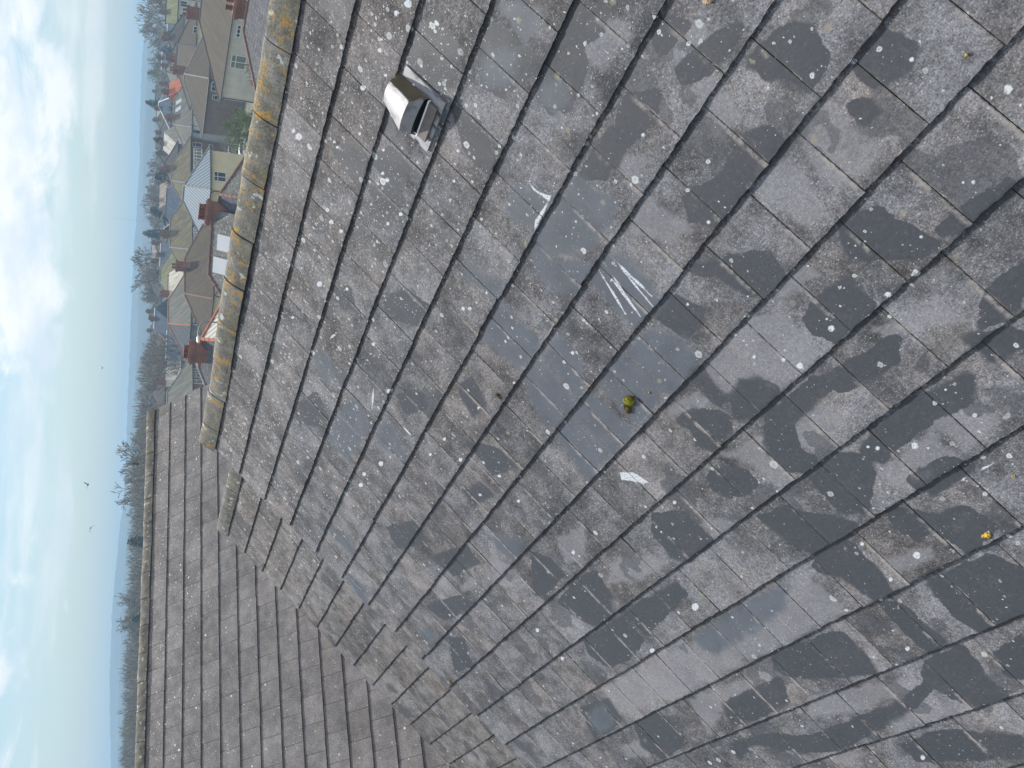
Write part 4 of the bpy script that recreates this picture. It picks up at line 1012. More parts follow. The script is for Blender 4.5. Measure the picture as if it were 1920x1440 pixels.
# H4: mossy roofed brick pair with white bays
h = House('house', 'red brick house with tall white bays under a yellow mossy roof', (321, 338), 164, 'L', 45, 3.6, 7.2, 2.9, group=TG)
h.walls(MAT['dark_brick']); h.roof(MAT['r_moss'], MAT['cap_grey'])
for (y0_, y1_) in ((283, 305), (310, 326)):
    a = h.on_plane(361, y1_, v=0); b = h.on_plane(379, y0_, v=0); h.bay(min(a.x, b.x), max(a.x, b.x), b.z, a.z - .12)
h.window(361, 268, 378, 276, bars=(1, 2)); h.window(391, 272, 399, 282)
q = h.Mi @ pt(321, 318, 166); h.chimney(q.x, q.y * h.sg, q.z - .8, q.z + 1.0, 1.1, .8, 2, mat='dark_brick', poth=.3)
# H5: ribbed metal roof
h = House('house', 'cream rendered house under a blue ribbed metal hipped roof', (345, 347), 114, 'R', 45, 2.6, 6.4, 2.75, group=TG)
h.walls(MAT['cream']); h.roof(MAT['r_metal'], MAT['cap_grey'])
h.window(401, 323, 424, 341, u=0.0, bars=(2, 2))
# MR: big brown mossy roof with a left hip
h = House('house', 'cream house with big brown mossy hipped roof shaded by its red chimney', (346, 549), 112, 'L', 42, 5.8, 8.2, 2.85, group=TG)
h.walls(MAT['cream']); h.roof(MAT['r_brown'], MAT['cap_brown'])
h.window(404, 541, 416, 553, bars=(2, 2)); q = h.Mi @ pt(345, 500, 114); h.chimney(q.x, q.y * h.sg, q.z - .8, q.z + 1.0, .95, .8, 2, flash=True, poth=.38)
# H7: mossy striped roof row
h = House('house', 'white bayed house with bright yellow moss above the big brown roof', (318, 463), 154, 'L', 45, 6.4, 7.2, 3.2, group=TG)
h.walls(MAT['white']); h.roof(MAT['r_moss'], MAT['cap_grey'])
a = h.on_plane(361, 445, v=0); b = h.on_plane(376, 431, v=0); h.bay(min(a.x, b.x), max(a.x, b.x), b.z, a.z - .12, nwin=3)
h.panel(361, 421, 373, 428, 'pot', 'hung_tiles'); h.window(362, 409, 372, 418, bars=(2, 2))
q = h.Mi @ pt(318, 440, 156); h.chimney(q.x, q.y * h.sg, q.z - .8, q.z + 1.1, 1.1, .8, 2, mat='dark_brick', poth=.3)
# H11: grey mossy roof with orange hip tiles on its left end
h = House('house', 'grey mossy roof, left end coloured dark for shade, edged by orange hip tiles', (315, 606), 144, 'L', 45, 5, 7.6, 3.0, group=TG)
h.walls(MAT['grey_render']); h.roof(MAT['r_grey'], MAT['cap_orange'], mat_end=MAT['r_slate'])  # hip ends take the darker slate colour to paint in their shade
h.window(363, 600, 372, 609, bars=(2, 1)); h.window(360, 650, 371, 674, u=0.0, bars=(3, 1))
# H12
h = House('house', 'grey green tiled roof with white bay windows beside the far corner roof', (313, 776), 138, 'L', 45, 4.6, 7.4, 3.3, group=TG)
h.walls(MAT['dark_brick']); h.roof(MAT['r_grey'], MAT['cap_grey'])
for y0_, y1_ in ((691, 698), (701, 708), (712, 720)): h.window(362, y0_, 380, y1_, bars=(1, 2), glass='curtain')
h.window(363, 731, 380, 745, bars=(2, 2), glass='curtain')
# pale roof with rooflights
h = House('house', 'pale sunlit roof with two rooflights and red chimneys', (308, 722), 174, 'L', 0, 4.6, 7, 2.6, 'gable', 'gable', group=TG)
h.walls(MAT['white']); h.roof(MAT['r_pale'], MAT['cap_brown'])
for y_ in (684, 701): h.skylight(318, y_, .8, 1.1)
h.chimney(4.2, 3.5, h.eave + 1.8, h.eave + 4.0, 1.2, 0.9, 2, poth=.3); h.chimney(.5, 3.5, h.eave + 1.8, h.eave + 4.2, 1.0, 0.9, 2, poth=.3)
# blue slate roof with aerials
h = House('house', 'blue slate roof with two television aerials behind the orange hip tiles', (311, 674), 170, 'L', 0, 5.2, 7.6, 2.5, 'gable', 'gable', group=TG)
h.walls(MAT['white']); h.roof(MAT['r_blue'], MAT['board'])
h.aerial(1.3, 2, h.eave + .8, 2.0); h.aerial(3.0, 1.2, h.eave + .6, 2.0)
h = House('house', 'tan roofed house against the wood, above the blue slate roof', (293, 652), 205, 'L', 0, 2.6, 6, 1.9, 'gable', 'hip', group=TG)
h.walls(MAT['ivory']); h.roof(MAT['r_tan'], MAT['cap_grey']); h.chimney(2.4, 3.0, h.eave + 1.4, h.eave + 2.7, .8, .7, 2, poth=.3)
h = House('house', 'green mossy roofed house beside a cream gable edged with red tiles', (300, 528), 168, 'L', 40, 3, 6.4, 2.8, group=TG)
h.walls(MAT['ivory']); h.roof(MAT['r_green'], MAT['cap_grey'])
h = House('house', 'cream sunlit roof with a sloping red tiled edge', (314, 556), 152, 'L', 30, 4.2, 5.6, 2.2, 'gable', 'gable', group=TG)
h.walls(MAT['cream']); h.roof(MAT['r_pale'], MAT['cap_orange']); h.chimney(.5, 2.8, h.eave + 1.4, h.eave + 3.1, .9, .8, 2, poth=.3)
h = House('house', 'dark blue slate roof with pale gable behind the ribbed metal roof', (313, 352), 186, 'R', 30, 6.5, 7.5, 3.2, 'hip', 'gable', group=TG)
h.walls(MAT['ivory']); h.roof(MAT['r_blue'], MAT['cap_brown'])
h = House('house', 'small dark gable with white bargeboards above the yellow mossy roof', (307, 429), 174, 'R', 88, 5, 2.6, 1.9, 'gable', 'gable', group=TG)
h.walls(MAT['grey_render']); h.roof(MAT['r_dark'], MAT['cap_dark'])
mb = MB(); a, b, c_ = Vector(h.c(-.3, -.45, h.eave)), Vector(h.c(-.32, 1.3, h.eave + 2.0)), Vector(h.c(-.3, 3.05, h.eave))
mb.tube([a, b], .11, 4); mb.tube([b, c_], .11, 4); mb.build('bargeboard', MAT['board'], h.root)
# near slate roofs just beyond our ridge
h = House('house', 'near slate roof with terracotta hip tiles and big red four pot chimney', (412, 364), 60, 'R', 45, 3.0, 5.8, 2.6, 'hip', 'gable', group=TG)
h.walls(MAT['ivory']); h.roof(MAT['r_slate'], MAT['cap_brown'], mat_end=MAT['r_lich'])
q = h.Mi @ pt(414, 401, 61); h.chimney(q.x, q.y * h.sg, q.z - .8, q.z + .98, 1.45, .75, 4, poth=.40)
h = House('house', 'near lichened slate roof with two large white rooflights', (391, 514), 62, 'L', -10, 4.2, 7.2, 2.9, 'hip', 'gable', group=TG)
h.walls(MAT['ivory']); h.roof(MAT['r_lich'], MAT['cap_brown'])
for x_, y_ in ((424, 457), (416, 499)): h.skylight(x_, y_, 1.15, 1.5)
h = House('house', 'near roof with orange ridge and hip tiles, white corrugated and dark slate', (378, 635), 55, 'R', 45, 2.2, 4.8, 1.9, 'hip', 'gable', group=TG)
h.walls(MAT['white']); h.roof(MAT['r_slate'], MAT['cap_orange'], mat_end=MAT['r_corr'])
q = h.Mi @ pt(379, 661, 55.5); h.chimney(q.x, q.y * h.sg, q.z - .7, q.z + .78, 1.12, .7, 3, flash=True, poth=.26)
h = House('house', 'near grey slate roof at the verge end of our ridge', (369, 680), 58, 'L', -45, 1.5, 5, 1.7, 'hip', 'gable', group=TG)
h.walls(MAT['white']); h.roof(MAT['r_slate'], MAT['cap_grey'])

# ------------------------------------------------------------------ smaller houses further off
WC = {'white': 'white', 'cream': 'cream', 'ivory': 'pale', 'dark_brick': 'brick', 'red_brick': 'red brick', 'grey_render': 'grey'}
RC = {'r_brown': 'brown', 'r_dark': 'dark', 'r_blue': 'blue slate', 'r_grey': 'grey', 'r_tan': 'tan', 'r_orange': 'bright orange', 'r_moss': 'mossy', 'r_pale': 'pale', 'r_green': 'greenish'}
FG = 'small distant houses before the hills'
FAR = [  # photo x (eave), y, distance, roof, wall, kind
 (331, 18, 190, 'r_green', 'ivory', 'gable', 5.0), (333, 58, 210, 'r_blue', 'white', 'gable', 4.5), (342, 72, 182, 'r_dark', 'ivory', 'hip', 6.5), (347, 100, 172, 'r_dark', 'dark_brick', 'hip', 7.0),
 (321, 112, 235, 'r_blue', 'white', 'gable', 5.0), (312, 75, 300, 'r_dark', 'white', 'gable', 6), (332, 130, 205, 'r_grey', 'ivory', 'hip', 6), (326, 150, 230, 'r_dark', 'red_brick', 'hip', 6.5),
 (341, 168, 180, 'r_orange', 'ivory', 'gable', 2.6), (320, 195, 215, 'r_blue', 'ivory', 'hip', 7.0), (307, 170, 300, 'r_dark', 'white', 'gable', 7), (311, 225, 280, 'r_brown', 'ivory', 'hip', 6),
 (306, 215, 330, 'r_tan', 'white', 'gable', 6), (316, 248, 235, 'r_dark', 'white', 'hip', 6), (330, 262, 200, 'r_pale', 'white', 'gable', 4.0), (322, 288, 215, 'r_dark', 'red_brick', 'hip', 7.5),
 (305, 262, 320, 'r_brown', 'white', 'gable', 6), (304, 300, 330, 'r_dark', 'ivory', 'hip', 8), (331, 310, 190, 'r_dark', 'dark_brick', 'hip', 6.5), (312, 322, 250, 'r_dark', 'white', 'gable', 6),
 (303, 345, 300, 'r_brown', 'white', 'gable', 7), (318, 365, 230, 'r_tan', 'white', 'gable', 6.5), (300, 385, 330, 'r_dark', 'red_brick', 'hip', 6), (312, 385, 260, 'r_dark', 'white', 'gable', 6),
 (309, 425, 270, 'r_blue', 'ivory', 'hip', 6), (301, 440, 300, 'r_dark', 'white', 'gable', 5), (312, 462, 225, 'r_brown', 'white', 'hip', 5.5), (322, 478, 190, 'r_blue', 'ivory', 'gable', 4.2), (312, 490, 205, 'r_dark', 'white', 'gable', 4.5),
 (299, 512, 260, 'r_blue', 'white', 'gable', 5), (303, 535, 230, 'r_dark', 'white', 'hip', 4.5), (294, 545, 300, 'r_brown', 'ivory', 'hip', 6), (300, 590, 240, 'r_dark', 'red_brick', 'hip', 5.5),
 (314, 592, 188, 'r_blue', 'ivory', 'gable', 5), (297, 620, 270, 'r_dark', 'red_brick', 'gable', 5), (303, 705, 215, 'r_dark', 'white', 'gable', 5), (308, 735, 180, 'r_dark', 'ivory', 'hip', 4.5), (300, 752, 200, 'r_dark', 'red_brick', 'gable', 4.5),
 (298, 470, 340, 'r_tan', 'white', 'gable', 7), (300, 60, 380, 'r_dark', 'white', 'hip', 8), (303, 130, 360, 'r_brown', 'red_brick', 'hip', 8), (297, 410, 360, 'r_brown', 'ivory', 'hip', 7),
]
ordn = ['first', 'second', 'third', 'fourth', 'fifth', 'sixth', 'seventh', 'eighth', 'ninth', 'tenth', 'eleventh', 'twelfth', 'thirteenth', 'fourteenth', 'fifteenth', 'sixteenth', 'seventeenth', 'eighteenth']
FAR.sort(key=lambda q: q[1]); cnt = {}
rng = random.Random(31)
for x_, y_, D, rf, wl, kd, L_ in FAR:
    kdn = 'hipped' if kd == 'hip' else 'gabled'
    k = (RC[rf], kdn); cnt[k] = cnt.get(k, 0) + 1
    lab = 'distant %s %s house, %s walls, %s such from the right' % (RC[rf], kdn, WC[wl], ordn[cnt[k] - 1])
    rise = rng.uniform(2.1, 2.7); Lr = L_ if kd == 'gable' else max(.8, L_ - 6)
    half = int(Lr / 2 * 1785 / D)
    h = House('house', lab, (x_ - rise * 1900 / D, y_ + half), D, 'L', rng.choice([0, 38, 42, -35]) + rng.uniform(-8, 8), Lr, 6.2, rise, kd, kd, group=FG)
    h.walls(MAT[wl]); h.roof(MAT[rf], MAT['cap_dark' if rf != 'r_blue' else 'board'])
    h.chimney(h.L * rng.choice([.35, .5, .65]), 3.1, h.eave + rise - .7, h.eave + rise + rng.uniform(.6, .95), .85, .65, rng.choice([2, 2, 3]), mat=rng.choice(['red_brick', 'dark_brick', 'dark_brick']), potmat=rng.choice(['pot', 'tanpot']), poth=.3)
    if rng.random() < .35: h.aerial(h.L * .4, 3, h.eave + rise - .1, 1.3)
    nw = max(1, int(L_ / 2.2))
    for i in range(nw):
        h.window_m(L_ * (i + .5) / nw - .55, L_ * (i + .5) / nw + .55, h.eave - 1.7, h.eave - .45, bars=(2, 1))

# ------------------------------------------------------------------ trees
def leafm(name, c1, c2, rough=0.8):
    mt, n, p = newmat(name)
    f = n.noise(n.add('ShaderNodeTexCoord').outputs['Object'], 1.4, 4, 0.6)
    g = n.add('ShaderNodeObjectInfo').outputs['Random']
    n.put(p.inputs['Base Color'], n.mix(n.step(n.math('ADD', f, n.math('MULTIPLY', g, .12)), 0.38, 0.68), c1, c2)); p.inputs['Roughness'].default_value = rough
    return mt
MAT['bark'] = leafm('bark', (0.06, 0.05, 0.04), (0.11, 0.095, 0.075))
MAT['twig'] = leafm('winter_twigs', (0.17, 0.145, 0.125), (0.27, 0.235, 0.20))
MAT['twig_g'] = leafm('budding_twigs', (0.15, 0.14, 0.085), (0.24, 0.225, 0.13))
MAT['conifer'] = leafm('conifer_needles', (0.03, 0.05, 0.038), (0.06, 0.085, 0.062))
MAT['bush'] = leafm('laurel_leaves', (0.075, 0.10, 0.03), (0.24, 0.27, 0.12))
MAT['hedge'] = leafm('yellow_hedge', (0.16, 0.17, 0.03), (0.34, 0.33, 0.07))
def bare_tree(seed, H=10.0, spread=0.55, lev=6, trunkr=0.22):
    rg = random.Random(seed); tb, cb = MB(), MB(); 
    def grow(p, d, L, r, l):
        n_ = 3 if l < 2 else 2
        pts = [p]; q = p.copy(); dd = d.copy()
        for i in range(n_):
            dd = (dd + Vector((rg.gauss(0, .10), rg.gauss(0, .10), rg.gauss(0.05, .06)))).normalized(); q = q + dd * (L / n_); pts.append(q.copy())
        rad = [r * (1 - .45 * i / n_) for i in range(n_ + 1)]
        (tb if l < 3 else cb).tube(pts, rad, 6 if l < 2 else (4 if l < 3 else 3), cap=False)
        if l >= lev: return
        k = rg.choice([2, 3, 3]) if l < 3 else rg.choice([2, 3])
        if l == 0: k = 5
        for i in range(k):
            a = rg.uniform(0, 6.283); e = dd.orthogonal().normalized(); e = Matrix.Rotation(a, 3, dd) @ e
            sp_ = spread * rg.uniform(.6, 1.35)
            nd = (dd * (1 - .25 * sp_) + e * sp_ + Vector((0, 0, .10))).normalized()
            st = pts[-1] if rg.random() < .6 else pts[-2].lerp(pts[-1], rg.random())
            grow(st, nd, L * rg.uniform(.62, .82), max(r * .60, 0.036), l + 1)
    grow(Vector((0, 0, -.3)), Vector((0, 0, 1)), H * .28, trunkr, 0)
    return tb, cb
def conifer(seed, H=9, Rm=2.2):
    rg = random.Random(seed); tb, cb = MB(), MB(); tb.tube([(0, 0, -.3), (0, 0, H * .95)], [.16, .03], 6)
    for i in range(2600):
        t_ = rg.random() ** .7; z = H * (1 - t_) * .96 + .5 * t_; rr = Rm * (t_ * .92 + .05) * math.sqrt(rg.random()) * (1 + .25 * math.sin(z * 5 + i % 3)); a = rg.uniform(0, 6.283)
        c_ = Vector((rr * math.cos(a), rr * math.sin(a), z)); d = Vector((math.cos(a), math.sin(a), -.35 + rg.gauss(0, .25))) * rg.uniform(.2, .42); s_ = Vector((-math.sin(a), math.cos(a), rg.gauss(0, .3))) * .13
        cb.face([c_ - s_, c_ + s_, c_ + d])
    return tb, cb
def leafy(seed, H=4, Rx=2.4, n_=5200, sz=.16, clumps=26):
    rg = random.Random(seed); tb, cb = MB(), MB(); 
    for k in range(5):
        a = rg.uniform(0, 6.28); tb.tube([(0, 0, -.2), (math.cos(a) * .4, math.sin(a) * .4, H * .35), (math.cos(a) * Rx * .5, math.sin(a) * Rx * .5, H * .75)], [.09, .06, .02], 5)
    cl_ = []
    for k in range(clumps):
        a = rg.uniform(0, 6.28); r_ = Rx * math.sqrt(rg.random()) * .8; cl_.append((Vector((r_ * math.cos(a), r_ * math.sin(a), H * (.2 + .72 * rg.random() * (1 - (r_ / Rx) ** 2 * .6)))), rg.uniform(.35, .75) * Rx * .42))
    for i in range(n_):
        c0, r_ = rg.choice(cl_); v = Vector((rg.gauss(0, 1), rg.gauss(0, 1), rg.gauss(0, 1))).normalized() * r_ * rg.random() ** .35
        c_ = c0 + v
        if c_.z < .05: continue
        d = Vector((rg.gauss(0, 1), rg.gauss(0, 1), rg.gauss(.3, 1))).normalized() * sz * rg.uniform(.7, 1.5); s_ = d.orthogonal().normalized() * sz * .38
        cb.face([c_ - s_, c_ + d * .5 - s_ * .2, c_ + d, c_ + d * .45 + s_])
    return tb, cb
PROTO = {}
def proto(key, fn, crownmat, trunkmat='bark'):
    tb, cb = fn(); PROTO[key] = [None, None, [tb, cb, crownmat, trunkmat], float(np.percentile([q[2] for q in cb.v], 99.5))]
def tree(key, name, label, cat, px, D, scale, rot=0, group=None, base=None, crown=None):
    P = pt(*px, D) if base is None else base
    o = empty(name, (P[0], P[1], ground_z(P[0], P[1])), rot, label, cat, group); o.scale = scale if isinstance(scale, tuple) else (scale,) * 3
    pr = PROTO[key]
    if pr[0] is None:
        pr[0] = pr[2][0].build('trunk', MAT[pr[2][3]], o, fix=False); pr[1] = pr[2][1].build('crown', MAT[pr[2][2]], o, fix=False)
    else:
        for q in pr[:2]:
            c_ = q.copy(); col.objects.link(c_); c_.parent = o
    return o
proto('bare1', lambda: bare_tree(3, 11, .62, 7), 'twig'); proto('bare2', lambda: bare_tree(8, 11, .5, 7), 'twig'); proto('bare3', lambda: bare_tree(15, 10, .75, 7), 'twig_g')
proto('con', lambda: conifer(4), 'conifer'); proto('bush', lambda: leafy(6), 'bush'); proto('hedge', lambda: leafy(9, 1.6, 1.6, 2200, .13, 14), 'hedge')
proto('small', lambda: bare_tree(23, 6, .7, 5, .09), 'twig')
def th(px, D): return pt(px[0], px[1], D).z - ground_z(*pt(px[0], px[1], D)[:2])
def tree_top(key, name, label, cat, top, D, wscale=1.0, rot=0, group=None, H0=11.0):
    s_ = th(top, D) / PROTO[key][3]; return tree(key, name, label, cat, top, D, (s_ * wscale, s_ * wscale, s_), rot, group)
TR = 'bare winter trees beyond the houses'
tree_top('bare1', 'bare_tree', 'large rounded bare tree standing against the hills above the right-hand rooftops', 'tree', (258, 28), 230, 1.15, 1, TR, 11.5)
tree_top('bare2', 'bare_tree', 'dense grey bare tree crowding behind the houses at the right-hand edge', 'tree', (285, 5), 210, 1.5, 2, TR, 11.5)
tree_top('bare3', 'bare_tree', 'low brownish bare tree between the red chimney and the spiky conifer', 'tree', (277, 140), 280, 1.2, 3, TR, 10.5)
tree_top('bare2', 'bare_tree', 'small bare tree standing over dark roofs right of the tallest skyline tree', 'tree', (277, 310), 260, 1.3, .5, TR, 11.5)
tree_top('bare1', 'bare_tree', 'wide bare tree with dark ivy behind the metal roofed house', 'tree', (268, 378), 250, 1.35, 4, TR, 11.5)
tree_top('bare2', 'bare_tree', 'tallest branching bare tree on the skyline above the middle of our ridge', 'tree', (249, 482), 230, 1.35, 5.2, TR, 11.5)
tree_top('bare3', 'bare_tree', 'lower bare tree adjoining the left of the tallest skyline tree', 'tree', (265, 520), 240, 1.1, 1.1, TR, 10.5)
tree_top('bare1', 'bare_tree', 'lone fan shaped bare tree rising above the far corner roof ridge', 'tree', (220, 880), 150, 1.0, 2.4, TR, 11.5)
tree_top('bare2', 'bare_tree', 'feathery bare tree just left of the fan shaped one, above the corner roof', 'tree', (239, 965), 175, .9, 3.4, TR, 11.5)
tree_top('bare1', 'bare_tree', 'thin bare tree leaning from the wood near the left-hand part of the corner roof', 'tree', (221, 1150), 170, .9, .4, TR, 11.5)
CG = 'conifers among the far houses'
tree_top('con', 'conifer_tree', 'pointed dark conifer on the right, above the twin skylight roof', 'tree', (275, 192), 260, 1.1, 0, CG, 9)
tree_top('con', 'conifer_tree', 'broad dark green conifer in front of the distant brick houses', 'tree', (291, 263), 200, 1.25, 1, CG, 9)
tree_top('con', 'conifer_tree', 'slim dark conifer beside the tallest skyline tree', 'tree', (270, 437), 250, 1.2, 2, CG, 9)
tree_top('con', 'conifer_tree', 'blue grey conifer cone standing above the middle of the corner roof ridge', 'tree', (242, 1016), 170, 1.15, 3, CG, 9)
tree_top('con', 'conifer_tree', 'squat conifer peeping over the left-hand part of the corner roof', 'tree', (247, 1160), 165, 1.1, 4, CG, 9)
tree_top('con', 'conifer_tree', 'dark ivy covered conifer among roofs below the wide bare tree', 'tree', (290, 330), 215, 1.7, 4, CG, 9)
tree_top('con', 'conifer_tree', 'dark evergreen mass left of the wide bare tree', 'tree', (282, 395), 235, 2.0, 5, CG, 9)
q = pt(412, 238, 100); s_ = (q.z - ground_z(q.x, q.y)) / 4.0
tree('bush', 'evergreen_bush', 'light green leafy bush below the pale blue house', 'bush', (412, 236), 100, (1.15, 1.15, s_))
tree('hedge', 'garden_hedge', 'yellow green garden hedge between two white cars', 'hedge', (434, 277), 142, (1.3, 1.3, 1.0))
SG = 'small bare garden trees'
q = pt(396, 96, 80); tree('small', 'bare_tree', 'thin dark garden tree forking in front of the ivory wall', 'tree', (396, 96), 80, (1, 1, (q.z - ground_z(q.x, q.y)) / 7.0), 1, SG)
q = pt(398, 330, 92); tree('small', 'bare_tree', 'spindly bare sapling in front of the cream wall under the metal roof', 'tree', (398, 322), 92, (1.2, 1.2, (q.z - ground_z(q.x, q.y)) / 7.0), 2, SG)
q = pt(382, 262, 135); tree('small', 'bare_tree', 'reddish bare shrub against the pale blue wall', 'tree', (382, 258), 135, (.8, .8, (q.z - ground_z(q.x, q.y)) / 7.0), 3, SG)

# the wood behind the corner house: one mass nobody could count
rgn = np.random.default_rng(12); Vw, Fw, Cw = [], [], []
nb = 0
for i in range(380):
    y_ = rgn.uniform(640, 1560); D = rgn.uniform(165, 330)
    topx = np.interp(y_, [640, 740, 860, 960, 1100, 1250, 1440, 1560], [272, 258, 252, 248, 240, 234, 226, 222]) + rgn.uniform(-5, 14)
    P = pt(topx, y_, D); gz = ground_z(P.x, P.y); Ht = max(4, P.z - gz); rad = rgn.uniform(2.2, 4.2)
    n_ = 480
    a = rgn.uniform(0, 2 * np.pi, n_); el = np.arccos(rgn.uniform(-.6, 1, n_)); rr = rgn.random(n_) ** .4
    c0 = np.stack([rad * rr * np.sin(el) * np.cos(a), rad * rr * np.sin(el) * np.sin(a), Ht * .58 + Ht * .42 * rr * np.cos(el)], 1) + np.array([P.x, P.y, gz])
    d = np.stack([np.sin(el) * np.cos(a), np.sin(el) * np.sin(a), .8 + .6 * rgn.random(n_)], 1) + rgn.normal(0, .3, (n_, 3)); d *= (rgn.uniform(.5, 1.5, n_) / np.linalg.norm(d, axis=1))[:, None]
    s_ = np.cross(d, rgn.normal(0, 1, (n_, 3))); s_ *= (.10 / (np.linalg.norm(s_, axis=1) + 1e-6))[:, None]
    V = np.stack([c0 - s_, c0 + s_, c0 + d], 1).reshape(-1, 3); Vw.append(V); Fw.append(np.arange(3 * n_).reshape(-1, 3) + nb); nb += 3 * n_; Cw.append(np.full(n_, 0 if rgn.random() < .72 else 1))
    # trunk and low fill
    tw = .16; V = np.array([[P.x - tw, P.y, gz], [P.x + tw, P.y, gz], [P.x, P.y, gz + Ht * .7], [P.x, P.y - tw, gz], [P.x, P.y + tw, gz], [P.x, P.y, gz + Ht * .7]])
    Vw.append(V); Fw.append(np.arange(6).reshape(-1, 3) + nb); nb += 6; Cw.append(np.zeros(2))
o = npmesh('wood', np.concatenate(Vw), np.concatenate(Fw), [MAT['twig'], MAT['twig_g']], None, mi=np.concatenate(Cw))
tag(o, 'hazy grey brown winter wood stretching behind the far corner roof', 'wood', kind='stuff')
# low scrub and garden greenery between the far houses
Vw, Fw, Cw = [], [], []; nb = 0
for i in range(330):
    y_ = rgn.uniform(-60, 780); D = rgn.uniform(170, 600)
    P = pt(300, y_, D); gz = ground_z(P.x, P.y); rad = rgn.uniform(1.5, 3.5); Ht = rgn.uniform(4, 11.0); n_ = 200
    v = rgn.normal(0, 1, (n_, 3)); v /= np.linalg.norm(v, axis=1)[:, None]; v *= (rgn.random(n_) ** .4)[:, None]
    c0 = v * np.array([rad, rad, Ht * .5]) + np.array([P.x, P.y, gz + Ht * .5]); d = v + rgn.normal(0, .5, (n_, 3)); d *= (rgn.uniform(.5, 1.2, n_) / np.linalg.norm(d, axis=1))[:, None]
    s_ = np.cross(d, rgn.normal(0, 1, (n_, 3))); s_ *= (.16 / (np.linalg.norm(s_, axis=1) + 1e-6))[:, None]
    Vw.append(np.stack([c0 - s_, c0 + s_, c0 + d], 1).reshape(-1, 3)); Fw.append(np.arange(3 * n_).reshape(-1, 3) + nb); nb += 3 * n_; Cw.append(np.full(n_, rgn.choice([0, 0, 1, 2])))
o = npmesh('scrub', np.concatenate(Vw), np.concatenate(Fw), [MAT['twig'], MAT['twig_g'], MAT['conifer']], None, mi=np.concatenate(Cw))
tag(o, 'hazy garden trees and scrub filling the gaps between distant houses', 'scrub', kind='stuff')

# ------------------------------------------------------------------ small things in the town
carm = simple('white_car_paint', (0.78, 0.79, 0.80), 0.25, 0.03, 1)
def car(px, D, rz, label):
    P = pt(*px, D); o = empty('parked_car', (P.x, P.y, ground_z(P.x, P.y)), rz, label, 'car', 'white cars by the hedge')
    prof_ = [(-2.0, .35), (-2.05, .75), (-1.9, .95), (-1.45, 1.0), (-.95, 1.42), (.55, 1.46), (1.25, 1.02), (1.95, .88), (2.1, .6), (2.05, .35)]
    mb = MB()
    for s0, s1 in zip(prof_, prof_[1:] + prof_[:1]):
        def wy(z): return .84 if z < 1.01 else .84 - .32 * (z - 1.0)
        mb.face([(s0[0], -wy(s0[1]), s0[1]), (s1[0], -wy(s1[1]), s1[1]), (s1[0], wy(s1[1]), s1[1]), (s0[0], wy(s0[1]), s0[1])])
    for sg in (-1, 1): mb.face([(a, sg * (.84 if b < 1.01 else .84 - .32 * (b - 1)), b) for a, b in prof_])
    mb.build('body', carm, o)
    for nm, a, b in (('windscreen', (.62, 1.42), (1.2, 1.06)), ('rear_window', (-1.0, 1.40), (-1.42, 1.05))):
        mb = MB(); e = .012 if nm == 'windscreen' else -.012
        mb.face([(a[0] + e, -.62, a[1]), (b[0] + e, -.7, b[1]), (b[0] + e, .7, b[1]), (a[0] + e, .62, a[1])]); mb.build(nm, MAT['glass'], o, fix=False)
    mb = MB()
    for sg in (-1, 1): mb.face([(-1.3, sg * .846, 1.03), (1.1, sg * .846, 1.03), (.5, sg * .73, 1.38), (-.9, sg * .73, 1.38)])
    mb.build('side_window', MAT['glass'], o, fix=False)
    for x in (-1.3, 1.3):
        for sg in (-1, 1):
            mb = MB(); mb.tube([(x, sg * .68, .32), (x, sg * .87, .32)], .32, 14); mb.build('wheel', MAT['gutter'], o)
az0 = math.atan2(RH.y, RH.x)
car((428, 280), 146, az0 + .35, 'white parked car beyond the yellow green hedge'); car((441, 281), 128, az0 + .35, 'white parked car on the near side of the yellow green hedge')
# street lamp rising behind the ridge
P = pt(384, 603, 44); gz = ground_z(P.x, P.y); o = empty('street_lamp', (P.x, P.y, gz), math.atan2(LEFT.y, LEFT.x), 'slender grey street lamp with curved arm beside the orange ridge tiles', 'street lamp')
Hh = P.z - gz; mb = MB(); mb.tube([(0, 0, 0), (0, 0, Hh * .5), (0, 0, Hh)], [.07, .05, .035], 8); mb.build('pole', MAT['lead'], o)
mb = MB(); mb.tube([(0.55 * (1 - math.cos(t_ * math.pi / 2 / 6)), 0, Hh + .28 * math.sin(t_ * math.pi / 2 / 6)) for t_ in range(7)] + [(.72, 0, Hh + .27)], .028, 8); mb.build('arm', MAT['lead'], o)
mb = MB(); mb.tube([(.68, 0, Hh + .26), (.76, 0, Hh + .27), (.98, 0, Hh + .25), (1.04, 0, Hh + .24)], [.035, .075, .07, .02], 8); mb.build('lamp_head', MAT['upvc'], o)
# clothes post arch
P = pt(376, 256, 128); gz = ground_z(P.x, P.y); o = empty('garden_arch', (P.x, P.y, gz), math.atan2(LEFT.y, LEFT.x), 'thin pale metal hoop frame before the pale blue house', 'hoop')
Hh = P.z - gz; mb = MB(); mb.tube([(-.4, 0, 0), (-.4, 0, Hh - .3), (-.25, 0, Hh), (.25, 0, Hh), (.4, 0, Hh - .3), (.4, 0, 0)], .035, 6); mb.build('hoop', MAT['lead'], o)
# distant mast
P = pt(204, 408, 900); mb = MB(); gz = -13
mb.tube([(P.x, P.y, gz), (P.x, P.y, pt(206, 408, 900).z)], [.22, .08], 5); tag(mb.build('radio_mast', MAT['lead']), 'faint thin mast standing on the skyline hills', 'mast')

